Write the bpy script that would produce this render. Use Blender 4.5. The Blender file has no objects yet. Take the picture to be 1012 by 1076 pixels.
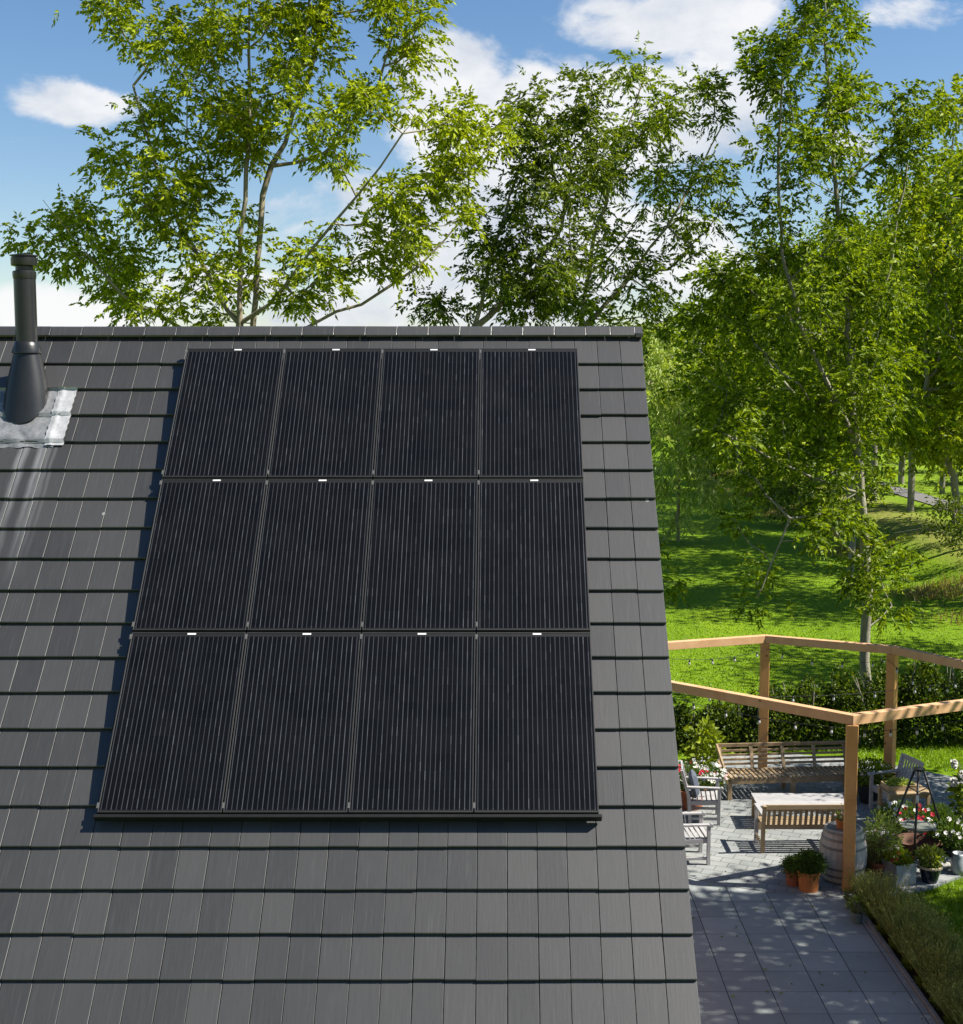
import bpy, math, random
import numpy as np
from mathutils import Vector, Matrix

random.seed(7)
RNG = np.random.default_rng(11)
R = math.radians
scene = bpy.context.scene
COL = scene.collection

# ------------------------------------------------------------------ view geometry
F, PX, PY, H = 1400.0, 528.0, 538.0, 7.5
PITCH = math.atan(138.0 / 1400.0)
CP, SP = math.cos(PITCH), math.sin(PITCH)


def ray(px, py):
    dx = (px - PX) / F
    dy = -(py - PY) / F
    return Vector((dx, CP + dy * SP, -SP + dy * CP))


CAM = Vector((0, 0, H))


def G(px, py, z=0.0):
    d = ray(px, py)
    return CAM + d * ((z - H) / d.z)


def AY(px, py, Y):
    d = ray(px, py)
    return CAM + d * (Y / d.y)


# ------------------------------------------------------------------ node helpers
class NT:
    def __init__(s, tree):
        s.t = tree
        s.n = tree.nodes
        s.l = tree.links

    def add(s, typ, **kw):
        n = s.n.new(typ)
        ins = kw.pop('ins', {})
        for k, v in kw.items():
            setattr(n, k, v)
        for k, v in ins.items():
            if isinstance(v, bpy.types.NodeSocket):
                s.l.new(v, n.inputs[k])
            else:
                n.inputs[k].default_value = v
        return n

    def math(s, op, a, b=None, c=None, clamp=False):
        n = s.n.new('ShaderNodeMath')
        n.operation = op
        n.use_clamp = clamp
        for i, v in enumerate((a, b, c)):
            if v is None:
                continue
            if isinstance(v, bpy.types.NodeSocket):
                s.l.new(v, n.inputs[i])
            else:
                n.inputs[i].default_value = v
        return n.outputs[0]

    def noise(s, vec, scale, detail=4, rough=0.55, dist=0.0):
        n = s.add('ShaderNodeTexNoise')
        if vec is not None:
            s.l.new(vec, n.inputs['Vector'])
        n.inputs['Scale'].default_value = scale
        n.inputs['Detail'].default_value = detail
        n.inputs['Roughness'].default_value = rough
        n.inputs['Distortion'].default_value = dist
        return n.outputs['Fac']

    def mapping(s, vec, scale=(1, 1, 1), rot=(0, 0, 0), loc=(0, 0, 0)):
        n = s.add('ShaderNodeMapping')
        s.l.new(vec, n.inputs['Vector'])
        n.inputs['Scale'].default_value = scale
        n.inputs['Rotation'].default_value = rot
        n.inputs['Location'].default_value = loc
        return n.outputs[0]

    def ramp(s, fac, stops, interp='LINEAR'):
        n = s.add('ShaderNodeValToRGB')
        s.l.new(fac, n.inputs[0])
        cr = n.color_ramp
        cr.interpolation = interp
        while len(cr.elements) < len(stops):
            cr.elements.new(0.5)
        for e, (p, c) in zip(cr.elements, stops):
            e.position = p
            e.color = (c, c, c, 1) if isinstance(c, (int, float)) else (c[0], c[1], c[2], 1)
        return n.outputs['Color']

    def mix(s, fac, a, b, mode='MIX'):
        n = s.add('ShaderNodeMix', data_type='RGBA', blend_type=mode)
        for k, v in ((0, fac), (6, a), (7, b)):
            if isinstance(v, bpy.types.NodeSocket):
                s.l.new(v, n.inputs[k])
            elif k == 0:
                n.inputs[0].default_value = v
            else:
                n.inputs[k].default_value = (v[0], v[1], v[2], 1)
        return n.outputs[2]


MATS = {}


def new_mat(name):
    m = bpy.data.materials.new(name)
    m.use_nodes = True
    t = NT(m.node_tree)
    t.n.clear()
    out = t.add('ShaderNodeOutputMaterial')
    MATS[name] = m
    return m, t, out


def principled(t, out, color, rough=0.6, spec=0.5, metal=0.0, bump=None, bstr=0.3, bdist=0.01):
    p = t.add('ShaderNodeBsdfPrincipled')
    for k, v in (('Base Color', color), ('Roughness', rough), ('Specular IOR Level', spec), ('Metallic', metal)):
        if isinstance(v, bpy.types.NodeSocket):
            t.l.new(v, p.inputs[k])
        elif k == 'Base Color':
            p.inputs[k].default_value = (v[0], v[1], v[2], 1)
        else:
            p.inputs[k].default_value = v
    if bump is not None:
        b = t.add('ShaderNodeBump', ins={'Height': bump, 'Strength': bstr, 'Distance': bdist})
        t.l.new(b.outputs[0], p.inputs['Normal'])
    t.l.new(p.outputs[0], out.inputs['Surface'])
    return p


def co(t, kind='Object'):
    return t.add('ShaderNodeTexCoord').outputs[kind]


def rnd_island(t):
    return t.add('ShaderNodeNewGeometry').outputs['Random Per Island']


def noisy(name, c1, c2, scale=6, rough=0.7, spec=0.4, metal=0.0, stretch=(1, 1, 1), bstr=0.25, bdist=0.006, island=0.0, detail=6):
    m, t, out = new_mat(name)
    v = t.mapping(co(t), scale=stretch)
    n1 = t.noise(v, scale, detail)
    n2 = t.noise(v, scale * 7, 5, 0.65)
    f = t.math('ADD', t.math('MULTIPLY', n1, 0.6), t.math('MULTIPLY', n2, 0.4))
    if island:
        f = t.math('ADD', f, t.math('MULTIPLY', t.math('SUBTRACT', rnd_island(t), 0.5), island))
    c = t.ramp(f, [(0.3, c1), (0.7, c2)])
    principled(t, out, c, rough, spec, metal, bump=f, bstr=bstr, bdist=bdist)
    return m


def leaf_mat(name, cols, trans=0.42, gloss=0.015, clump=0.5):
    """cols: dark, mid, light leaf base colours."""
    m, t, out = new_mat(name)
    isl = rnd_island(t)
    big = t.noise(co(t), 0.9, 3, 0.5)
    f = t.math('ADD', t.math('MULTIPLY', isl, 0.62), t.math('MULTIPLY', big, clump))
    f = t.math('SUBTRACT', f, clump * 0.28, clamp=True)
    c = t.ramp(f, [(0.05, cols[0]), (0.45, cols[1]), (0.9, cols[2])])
    d = t.add('ShaderNodeBsdfDiffuse', ins={'Color': c})
    tc = t.mix(1.0, c, (1.2, 1.2, 0.3), 'MULTIPLY')
    tr = t.add('ShaderNodeBsdfTranslucent', ins={'Color': tc})
    mx = t.add('ShaderNodeMixShader', ins={0: trans, 1: d.outputs[0], 2: tr.outputs[0]})
    g = t.add('ShaderNodeBsdfGlossy', ins={'Color': (0.9, 0.95, 0.9, 1), 'Roughness': 0.5})
    mx2 = t.add('ShaderNodeMixShader', ins={0: gloss, 1: mx.outputs[0], 2: g.outputs[0]})
    t.l.new(mx2.outputs[0], out.inputs['Surface'])
    return m


# ------------------------------------------------------------------ tagging / linking
def tag(o, label=None, cat=None, group=None, kind=None):
    if label:
        o['label'] = label
    if cat:
        o['category'] = cat
    if group:
        o['group'] = group
    if kind:
        o['kind'] = kind
    return o


def empty(name, loc=(0, 0, 0), rz=0.0, label=None, cat=None, group=None, rot=None):
    o = bpy.data.objects.new(name, None)
    o.empty_display_size = 0.2
    COL.objects.link(o)
    o.location = loc
    o.rotation_euler = rot if rot else (0, 0, rz)
    return tag(o, label, cat, group)


def copy_tree(o, parent=None):
    c = o.copy()
    COL.objects.link(c)
    c.parent = parent
    for ch in list(o.children):
        copy_tree(ch, c)
    return c


def link_mesh(name, me, mat, parent=None):
    o = bpy.data.objects.new(name, me)
    COL.objects.link(o)
    for m in (mat if isinstance(mat, (list, tuple)) else [mat]):
        me.materials.append(m)
    if parent is not None:
        o.parent = parent
    return o


def np_mesh(name, verts, quads, mat, parent=None, smooth=False, origin=None, mat_idx=None):
    verts = np.asarray(verts, dtype=np.float32).reshape(-1, 3)
    if origin is not None:
        verts = verts - np.array(origin, dtype=np.float32)
    quads = np.asarray(quads, dtype=np.int32)
    nf, k = quads.shape
    me = bpy.data.meshes.new(name)
    me.vertices.add(len(verts))
    me.vertices.foreach_set('co', verts.ravel())
    me.loops.add(nf * k)
    me.loops.foreach_set('vertex_index', quads.ravel())
    me.polygons.add(nf)
    me.polygons.foreach_set('loop_start', np.arange(0, nf * k, k, dtype=np.int32))
    me.polygons.foreach_set('loop_total', np.full(nf, k, dtype=np.int32))
    me.polygons.foreach_set('use_smooth', np.full(nf, bool(smooth)))
    if mat_idx is not None:
        me.polygons.foreach_set('material_index', np.asarray(mat_idx, dtype=np.int32))
    me.update(calc_edges=True)
    me.validate()
    return link_mesh(name, me, mat, parent)


class MB:
    """collects simple solids into one mesh"""

    def __init__(s):
        s.v = []
        s.f = []
        s.mi = []
        s.cur = 0

    def _add(s, vs, fs):
        b = len(s.v)
        s.v += [Vector(v) for v in vs]
        s.f += [tuple(i + b for i in f) for f in fs]
        s.mi += [s.cur] * len(fs)

    def box(s, c, size, M=None):
        x, y, z = (q / 2 for q in size)
        vs = [Vector((a * x, b * y, d * z)) for d in (-1, 1) for b in (-1, 1) for a in (-1, 1)]
        if M is not None:
            vs = [M @ v for v in vs]
        vs = [v + Vector(c) for v in vs]
        s._add(vs, [(0, 2, 3, 1), (4, 5, 7, 6), (0, 1, 5, 4), (2, 6, 7, 3), (0, 4, 6, 2), (1, 3, 7, 5)])
        return s

    def bar(s, a, b, w, h, up=(0, 0, 1)):
        """square bar from a to b, width w (sideways), height h (along up)"""
        a, b, up = Vector(a), Vector(b), Vector(up)
        d = (b - a)
        L = d.length
        d.normalize()
        side = d.cross(up)
        if side.length < 1e-4:
            side = d.cross(Vector((1, 0, 0)))
        side.normalize()
        u = side.cross(d)
        vs = []
        for p in (a, b):
            for i, j in ((-1, -1), (1, -1), (1, 1), (-1, 1)):
                vs.append(p + side * (i * w / 2) + u * (j * h / 2))
        s._add(vs, [(3, 2, 1, 0), (4, 5, 6, 7), (0, 1, 5, 4), (1, 2, 6, 5), (2, 3, 7, 6), (3, 0, 4, 7)])
        return s

    def tube(s, pts, r, n=8, caps=True):
        pts = [Vector(p) for p in pts]
        rs = r if isinstance(r, (list, tuple)) else [r] * len(pts)
        rings = []
        ref = None
        for i, p in enumerate(pts):
            d = (pts[min(i + 1, len(pts) - 1)] - pts[max(i - 1, 0)]).normalized()
            if ref is None:
                ref = d.cross(Vector((0, 0, 1)))
                if ref.length < 0.05:
                    ref = d.cross(Vector((0, 1, 0)))
            ref = (ref - d * ref.dot(d)).normalized()
            q = d.cross(ref)
            rings.append([p + (ref * math.cos(a) + q * math.sin(a)) * rs[i] for a in [2 * math.pi * k / n for k in range(n)]])
        vs = [v for rg in rings for v in rg]
        fs = []
        for i in range(len(pts) - 1):
            for k in range(n):
                fs.append((i * n + k, i * n + (k + 1) % n, (i + 1) * n + (k + 1) % n, (i + 1) * n + k))
        if caps:
            fs.append(tuple(range(n - 1, -1, -1)))
            fs.append(tuple((len(pts) - 1) * n + k for k in range(n)))
        s._add(vs, fs)
        return s

    def lathe(s, prof, n=28, c=(0, 0, 0), sx=1, sy=1, wob=0):
        """prof: list of (r, z); open profile"""
        c = Vector(c)
        vs = []
        for r, z in prof:
            for k in range(n):
                a = 2 * math.pi * k / n
                vs.append(c + Vector((r * math.cos(a) * sx, r * math.sin(a) * sy, z)))
        fs = []
        for i in range(len(prof) - 1):
            for k in range(n):
                fs.append((i * n + k, i * n + (k + 1) % n, (i + 1) * n + (k + 1) % n, (i + 1) * n + k))
        if prof[0][0] > 1e-4:
            fs.append(tuple(range(n - 1, -1, -1)))
        if prof[-1][0] > 1e-4:
            fs.append(tuple((len(prof) - 1) * n + k for k in range(n)))
        s._add(vs, fs)
        return s

    def poly(s, pts, z0, z1):
        n = len(pts)
        vs = [Vector((p[0], p[1], z0)) for p in pts] + [Vector((p[0], p[1], z1)) for p in pts]
        fs = [tuple(range(n - 1, -1, -1)), tuple(range(n, 2 * n))]
        for k in range(n):
            fs.append((k, (k + 1) % n, n + (k + 1) % n, n + k))
        s._add(vs, fs)
        return s

    def xform(s, M):
        s.v = [M @ v for v in s.v]
        return s

    def build(s, name, mat, parent=None, smooth=False, bevel=0.0, auto=False, origin=None):
        me = bpy.data.meshes.new(name)
        vs = s.v if origin is None else [v - Vector(origin) for v in s.v]
        me.from_pydata([tuple(v) for v in vs], [], s.f)
        me.polygons.foreach_set('use_smooth', [bool(smooth)] * len(me.polygons))
        me.polygons.foreach_set('material_index', s.mi)
        me.update()
        o = link_mesh(name, me, mat, parent)
        if smooth and auto:
            for e in me.edges:
                pass
            mark_sharp(me, R(38))
        if bevel:
            b = o.modifiers.new('bevel', 'BEVEL')
            b.width = bevel
            b.segments = 1
            b.limit_method = 'ANGLE'
            b.angle_limit = R(40)
        return o


def mark_sharp(me, ang):
    import bmesh
    bm = bmesh.new()
    bm.from_mesh(me)
    for e in bm.edges:
        if len(e.link_faces) == 2 and e.calc_face_angle(0) > ang:
            e.smooth = False
    bm.to_mesh(me)
    bm.free()


# ------------------------------------------------------------------ materials
# roof tiles: engobed charcoal clay with slight colour differences, lime run-off streaks under the flashing
def make_tile_mat():
    m, t, out = new_mat('charcoal_roof_tile')
    v = co(t)
    isl = rnd_island(t)
    st = t.noise(t.mapping(v, scale=(18, 1.3, 1.3)), 3, 5, 0.6)
    fine = t.noise(v, 160, 3, 0.7)
    big = t.noise(v, 1.1, 4, 0.6)
    f = t.math('MULTIPLY_ADD', isl, 0.42, t.math('MULTIPLY', st, 0.45))
    f = t.math('ADD', f, t.math('MULTIPLY', big, 0.25))
    c = t.ramp(f, [(0.2, (0.0185, 0.0180, 0.0168)), (0.8, (0.041, 0.0396, 0.0368))])
    # pale drips
    sep = t.add('ShaderNodeSeparateXYZ', ins={0: v})
    dust = t.ramp(t.noise(t.mapping(v, scale=(26, 1.0, 1.0)), 1.6, 4, 0.7), [(0.56, 0.0), (0.8, 0.38)])
    c = t.mix(dust, c, (0.085, 0.084, 0.08))
    sp = t.add('ShaderNodeTexVoronoi', ins={'Vector': v, 'Scale': 1.9})
    spk = t.math('MULTIPLY', t.math('LESS_THAN', sp.outputs['Distance'], 0.035), t.math('GREATER_THAN', t.add('ShaderNodeSeparateColor', ins={0: sp.outputs['Color']}).outputs[0], 0.45))
    c = t.mix(t.math('MULTIPLY', spk, 0.6), c, (0.3, 0.3, 0.27))
    wv = t.add('ShaderNodeVectorMath', operation='ADD', ins={0: v, 1: (0.3, 0.2, 0)}).outputs[0]
    xw = t.math('ADD', sep.outputs[0], t.math('MULTIPLY', t.math('SUBTRACT', t.noise(wv, 2.0, 1), 0.5), 0.06))
    total = None
    for (x0, wd, amp, y0, y1) in STREAKS:
        a = t.math('SUBTRACT', 1.0, t.math('DIVIDE', t.math('ABSOLUTE', t.math('SUBTRACT', xw, x0)), wd), clamp=True)
        e = t.add('ShaderNodeMapRange', ins={'Value': sep.outputs[1], 'From Min': y0, 'From Max': y1, 'To Min': 0.0, 'To Max': amp}).outputs[0]
        a = t.math('MULTIPLY', a, e)
        total = a if total is None else t.math('MAXIMUM', total, a)
    top = t.math('LESS_THAN', sep.outputs[1], STREAK_TOP)
    total = t.math('MULTIPLY', total, top)
    total = t.math('MULTIPLY', total, t.math('MULTIPLY_ADD', st, 1.2, 0.3), clamp=True)
    c = t.mix(total, c, (0.24, 0.245, 0.25))
    rgh = t.math('MULTIPLY_ADD', fine, 0.10, 0.40)
    bh = t.math('ADD', t.math('MULTIPLY', fine, 0.35), t.math('MULTIPLY', st, 0.6))
    principled(t, out, c, rgh, 0.8, bump=bh, bstr=0.2, bdist=0.004)
    return m


# ------------------------------------------------------------------ roof frame
DK = 23683.0
P0 = CAM + ray(528, 854) * (DK / (854 + 1340))
vp = ray(528, -1340)
THETA = math.atan2(vp.z, vp.y)
U = Vector((0, math.cos(THETA), math.sin(THETA)))
N = Vector((0, -math.sin(THETA), math.cos(THETA)))
PANEL_H = 0.135
O = P0 - N * PANEL_H        # origin of the tile plane (local z = 0)


def roof_xy(px, py, h=0.0):
    d = ray(px, py)
    q = O + N * h
    t = (q - CAM).dot(N) / d.dot(N)
    P = CAM + d * t - q
    return P.x, P.dot(U)


ROW_TOP = roof_xy(528, 381.5, 0.035)[1]
ROW_BOT = roof_xy(528, 1029.8, 0.035)[1]
GAUGE = (ROW_TOP - ROW_BOT) / 18
XR = roof_xy(711.2, 780, 0.03)[0]
TW = 0.240
RIDGE_S = roof_xy(528, 350, 0.03)[1] + 0.02
fx0, fs0 = roof_xy(30, 412, 0.03)   # flue axis on the tiles
STREAK_TOP = roof_xy(30, 466, 0.03)[1]
STREAKS = []
for (pxa, pya, wd, amp) in ((14, 600, 0.045, 0.55), (30, 520, 0.05, 0.62), (45, 500, 0.03, 0.32), (2, 560, 0.05, 0.6), (-14, 600, 0.04, 0.5), (56, 480, 0.025, 0.25)):
    xx, _ = roof_xy(pxa, pya, 0.03)
    STREAKS.append((xx, wd, amp, STREAK_TOP - 1.7, STREAK_TOP))

M_TILE = make_tile_mat()
M_TEDGE = noisy('tile_edge', (0.015, 0.015, 0.015), (0.10, 0.10, 0.097), 2.5, 0.45, 0.5)  # paler than the tile tops: dusty wear plus sun glint put into the colour
M_RENDERWALL = noisy('house_brick', (0.16, 0.09, 0.06), (0.26, 0.16, 0.11), 7)
M_FLUE = noisy('black_flue_metal', (0.010, 0.0105, 0.011), (0.018, 0.0185, 0.019), 4, 0.34, 0.45, bstr=0.05)
M_LEAD = noisy('lead_flashing', (0.09, 0.095, 0.10), (0.30, 0.305, 0.31), 7, 0.5, 0.5, metal=0.35, bstr=0.4, bdist=0.012)
M_LEAD2 = noisy('lead_strip', (0.24, 0.245, 0.25), (0.48, 0.485, 0.49), 6, 0.5, 0.5, metal=0.2, bstr=0.35, bdist=0.012)
M_FRAME = noisy('black_anodised_frame', (0.009, 0.009, 0.0088), (0.023, 0.0225, 0.0215), 3, 0.45, 0.5, bstr=0.03)
M_BLACK = noisy('matt_black_metal', (0.005, 0.005, 0.005), (0.011, 0.011, 0.011), 5, 0.5, 0.3, bstr=0.03)
M_STICKER = noisy('white_sticker', (0.55, 0.55, 0.55), (0.7, 0.7, 0.7), 5, 0.5)
M_CLAMP = noisy('dusty_clamp', (0.03, 0.03, 0.03), (0.12, 0.12, 0.115), 30, 0.5)


def make_cell_mat():
    m, t, out = new_mat('solar_cells')
    v = co(t)
    sep = t.add('ShaderNodeSeparateXYZ', ins={0: v})
    x, y = sep.outputs[0], sep.outputs[1]
    oi = t.add('ShaderNodeObjectInfo').outputs['Random']
    pit = 0.0415
    fx = t.math('ABSOLUTE', t.math('SUBTRACT', t.math('FRACT', t.math('DIVIDE', x, pit)), 0.5))
    line = t.math('SUBTRACT', 1.0, t.math('DIVIDE', fx, 0.105), clamp=True)   # 0.0415*0.09 ~ 4 mm
    line = t.math('MULTIPLY', line, t.math('LESS_THAN', t.math('ABSOLUTE', x), 0.487))
    # brightness varies from line to line and cell to cell
    idx = t.math('FLOOR', t.math('DIVIDE', x, pit))
    idy = t.math('FLOOR', t.math('DIVIDE', y, 0.0815))
    cmb = t.add('ShaderNodeCombineXYZ', ins={0: idx, 1: idy, 2: t.math('MULTIPLY', oi, 37.0)})
    wn = t.add('ShaderNodeTexWhiteNoise', noise_dimensions='3D', ins={0: cmb.outputs[0]}).outputs[0]
    cmb2 = t.add('ShaderNodeCombineXYZ', ins={0: idx, 1: t.math('MULTIPLY', oi, 37.0), 2: 0.0})
    wn2 = t.add('ShaderNodeTexWhiteNoise', noise_dimensions='3D', ins={0: cmb2.outputs[0]}).outputs[0]
    soft = t.noise(t.mapping(v, scale=(24, 2.2, 1)), 1.0, 3)
    br = t.math('ADD', t.math('MULTIPLY', wn2, 0.35), t.math('MULTIPLY', t.math('POWER', wn, 6.0), 0.40))
    br = t.math('MULTIPLY', br, t.math('MULTIPLY_ADD', soft, 1.8, -0.1), clamp=True)
    br = t.math('ADD', br, 0.24, clamp=True)
    line = t.math('MULTIPLY', line, br)
    # horizontal cell borders
    fy = t.math('ABSOLUTE', t.math('SUBTRACT', t.math('FRACT', t.math('DIVIDE', y, 0.163)), 0.5))
    hl = t.math('MULTIPLY', t.math('GREATER_THAN', fy, 0.490), 0.22)
    cellv = t.math('MULTIPLY', t.add('ShaderNodeTexWhiteNoise', noise_dimensions='3D', ins={0: t.add('ShaderNodeCombineXYZ', ins={0: t.math('FLOOR', t.math('DIVIDE', x, 0.166)), 1: t.math('FLOOR', t.math('DIVIDE', y, 0.163)), 2: t.math('MULTIPLY', oi, 9.0)}).outputs[0]}).outputs[0], 0.8)
    base = t.mix(cellv, (0.0024, 0.0024, 0.0026), (0.0038, 0.0038, 0.0041))
    c = t.mix(hl, base, (0.012, 0.013, 0.016))
    c = t.mix(line, c, (0.125, 0.135, 0.15))
    dust = t.ramp(t.noise(v, 2.3, 6, 0.7), [(0.4, 0.0), (0.9, 0.03)])
    c = t.mix(dust, c, (0.1, 0.1, 0.095))
    principled(t, out, c, t.math('MULTIPLY_ADD', t.noise(v, 3.0, 4), 0.12, 0.2), 0.2)
    return m


M_CELL = make_cell_mat()

ROOF_ROT = (THETA, 0, 0)


def build_house():
    root = empty('house', (-3.0, 14.0, 0), 0, 'house with steep charcoal tiled roof carrying the black solar array', 'house')
    Mloc = Matrix.Translation(O) @ Matrix.Rotation(THETA, 4, 'X')
    # ---- front slope tiles, each an island of its own with a chamfered nose
    V, Q, MI = [], [], []
    xl = -7.0
    ncol = int((XR - xl) / TW)
    k0 = -2
    rows = list(range(-1 + k0, 19))
    th = 0.030
    rnd = random.Random(5)

    def tile(x0, x1, s0, s1, hz0, hz1, last=False):
        b = len(V)
        c = 0.0028
        # cross-section along s : nose (rounded), top, tail
        sec = [(s0 + 0.004, hz0 - th), (s0, hz0 - 0.010), (s0 + 0.003, hz0 - 0.003), (s0 + 0.009, hz0), (s1, hz1), (s1, hz1 - 0.018)]
        for (ss, hh) in sec:
            drop = 0.0
            V.append((x0, ss, hh - (c if hh > hz1 - 0.002 else 0)))
            V.append((x0 + c, ss, hh))
            V.append((x1 - c, ss, hh))
            V.append((x1, ss, hh - (c if hh > hz1 - 0.002 else 0)))
        for i in range(5):
            for j in range(3):
                Q.append((b + i * 4 + j, b + i * 4 + j + 1, b + (i + 1) * 4 + j + 1, b + (i + 1) * 4 + j))
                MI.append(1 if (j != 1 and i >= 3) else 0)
        # side faces
        for j in (0, 3):
            Q.append(tuple(b + i * 4 + j for i in (0, 1, 2, 3)) if j == 3 else tuple(b + i * 4 + j for i in (3, 2, 1, 0)))
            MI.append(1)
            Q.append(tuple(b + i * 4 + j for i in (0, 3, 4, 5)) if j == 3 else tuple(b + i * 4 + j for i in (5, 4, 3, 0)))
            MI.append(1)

    for r in rows:
        s0 = ROW_BOT + r * GAUGE
        s1 = RIDGE_S + 0.03 if r == 18 else s0 + GAUGE + 0.02
        if s0 > RIDGE_S - 0.1:
            continue
        for k in range(ncol + 1):
            x1 = XR - k * TW
            x0 = x1 - TW
            g = 0.0022 + rnd.random() * 0.0022
            dz = rnd.gauss(0, 0.0012)
            ds = rnd.gauss(0, 0.0022)
            tile(x0 + g, x1 - g * 0.4, s0 + ds, s1, 0.036 + dz, 0.006 + dz * 0.5)
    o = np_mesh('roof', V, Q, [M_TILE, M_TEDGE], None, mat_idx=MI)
    o.matrix_world = Mloc
    o.parent = root
    o.matrix_parent_inverse = root.matrix_world.inverted()
    bpy.context.view_layer.update()
    o.parent = root
    o.matrix_parent_inverse = Matrix.Translation(-Vector(root.location))
    # batten sheet under the tiles (both slopes), walls
    org = root.location
    Rdg = O + U * RIDGE_S
    Eav = O + U * (ROW_BOT - 3 * GAUGE)
    run = Rdg.y - Eav.y
    back_eave = Vector((0, Rdg.y + run, Eav.z))
    mb = MB()
    n_up = N * -0.02
    a0 = Eav + n_up
    r0 = Rdg + Vector((0, 0, -0.03))
    b0 = back_eave + Vector((0, 0, -0.03))
    tt = 0.06
    for (p, q, nn) in ((a0, r0, N), (b0, r0, Vector((0, math.sin(THETA), math.cos(THETA))))):
        vs = [Vector((x, v.y, v.z)) - nn * k for k in (0, tt) for (x, v) in ((-7.0, p), (XR - 0.03, p), (XR - 0.03, q), (-7.0, q))]
        mb._add(vs, [(0, 1, 2, 3), (7, 6, 5, 4), (0, 4, 5, 1), (1, 5, 6, 2), (2, 6, 7, 3), (3, 7, 4, 0)])
    mb.build('roof_deck', M_FRAME, root, origin=org)
    # back slope of plain courses
    mb = MB()
    Ub = Vector((0, -math.cos(THETA), math.sin(THETA)))
    Nb = Vector((0, math.sin(THETA), math.cos(THETA)))
    L = (Rdg - back_eave).length
    i = 0
    while i * GAUGE < L - 0.05:
        p = back_eave + Ub * (i * GAUGE)
        q = back_eave + Ub * min((i + 1) * GAUGE + 0.02, L)
        vs = [Vector((-7.0, 0, 0)) + p + Nb * 0.036, Vector((XR, 0, 0)) + p + Nb * 0.036, Vector((XR, 0, 0)) + q + Nb * 0.008, Vector((-7.0, 0, 0)) + q + Nb * 0.008,
              Vector((-7.0, 0, 0)) + p + Nb * 0.005, Vector((XR, 0, 0)) + p + Nb * 0.005]
        mb._add(vs, [(1, 0, 3, 2), (0, 1, 5, 4)])
        i += 1
    mb.build('rear_roof', M_TILE, root, origin=org)
    # verge trim on the right gable
    mb = MB()
    for (p, q, nn) in ((Eav, Rdg, N), (back_eave, Rdg, Nb)):
        a = Vector((XR - 0.012, p.y, p.z)) - nn * 0.05
        b = Vector((XR - 0.012, q.y, q.z)) - nn * 0.05
        mb.bar(a, b, 0.02, 0.1, up=nn)
    mb.build('verge_board', M_FLUE, root, origin=org)
    # walls
    mb = MB()
    xw0, xw1 = -6.8, XR - 0.12
    ya, yb = Eav.y + 0.35, back_eave.y - 0.35
    za = Eav.z + 0.35 * math.tan(THETA) - 0.13
    zr = Rdg.z - 0.13
    ym = Rdg.y
    vs = []
    for x in (xw0, xw1):
        vs += [Vector((x, ya, 0)), Vector((x, yb, 0)), Vector((x, yb, za)), Vector((x, ym, zr)), Vector((x, ya, za))]
    mb._add(vs, [(0, 1, 2, 3, 4), (9, 8, 7, 6, 5), (0, 5, 6, 1), (0, 4, 9, 5), (1, 6, 7, 2)])
    mb.build('wall', M_RENDERWALL, root, origin=org)
    # gutter
    mb = MB()
    mb.tube([(-7.0, Eav.y - 0.05, Eav.z - 0.05), (XR, Eav.y - 0.05, Eav.z - 0.05)], 0.06, 10)
    mb.build('gutter', M_FLUE, root, origin=org)
    # ridge caps: low angular caps, overlapping
    CW = 0.334
    top = Rdg + Vector((0, 0, 0.036))
    vs, qs = [], []
    x1 = XR - 0.07
    n = 0
    rr = random.Random(3)
    while x1 > -7.0:
        wdt = CW if n != 1 and n != 0 else 0.26
        x0 = x1 - wdt
        b = len(vs)
        dz = rr.gauss(0, 0.0015)
        prof = [(-0.098, -0.070), (-0.102, -0.052), (-0.085, -0.030), (-0.030, 0.030), (0, 0.042), (0.030, 0.030), (0.102, -0.052)]
        for (xx, sc) in ((x0 + 0.0035, 1.0), (x0 + 0.006, 1.03), (x1 - 0.006, 1.0), (x1 - 0.002, 0.96)):
            for (yy, zz) in prof:
                vs.append((xx, top.y + yy * sc, top.z + zz * sc + dz))
        m = len(prof)
        for i in range(3):
            for j in range(m - 1):
                qs.append((b + i * m + j, b + (i + 1) * m + j, b + (i + 1) * m + j + 1, b + i * m + j + 1))
        x1 = x0
        n += 1
    np_mesh('ridge', vs, qs, M_TILE, root, origin=org)
    # end cap plate at the ridge
    mb = MB()
    mb.poly([(0, 0)] * 0 or [(XR - 0.068, top.y - 0.105), (XR + 0.008, top.y - 0.105), (XR + 0.008, top.y + 0.105), (XR - 0.068, top.y + 0.105)], top.z - 0.075, top.z - 0.03)
    mb.v[4].z = mb.v[5].z = mb.v[6].z = mb.v[7].z = top.z - 0.035
    mb._add([(XR - 0.068, top.y - 0.1, top.z - 0.034), (XR + 0.008, top.y - 0.1, top.z - 0.034), (XR + 0.008, top.y, top.z + 0.038), (XR - 0.068, top.y, top.z + 0.038),
             (XR - 0.068, top.y + 0.1, top.z - 0.034), (XR + 0.008, top.y + 0.1, top.z - 0.034)], [(0, 1, 2, 3), (3, 2, 5, 4), (1, 5, 2), (0, 3, 4)])
    mb.build('ridge_end_cap', M_TILE, root, origin=org)
    # flashing sheet round the flue (dressed lead) + bright folded strip
    V, Q = [], []
    xa, sb = roof_xy(-38, 468, 0.05)
    xb, _ = roof_xy(60, 440, 0.05)
    xb += 0.02
    sa = roof_xy(60, 407, 0.05)[1]
    nx, ns = 48, 40
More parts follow.
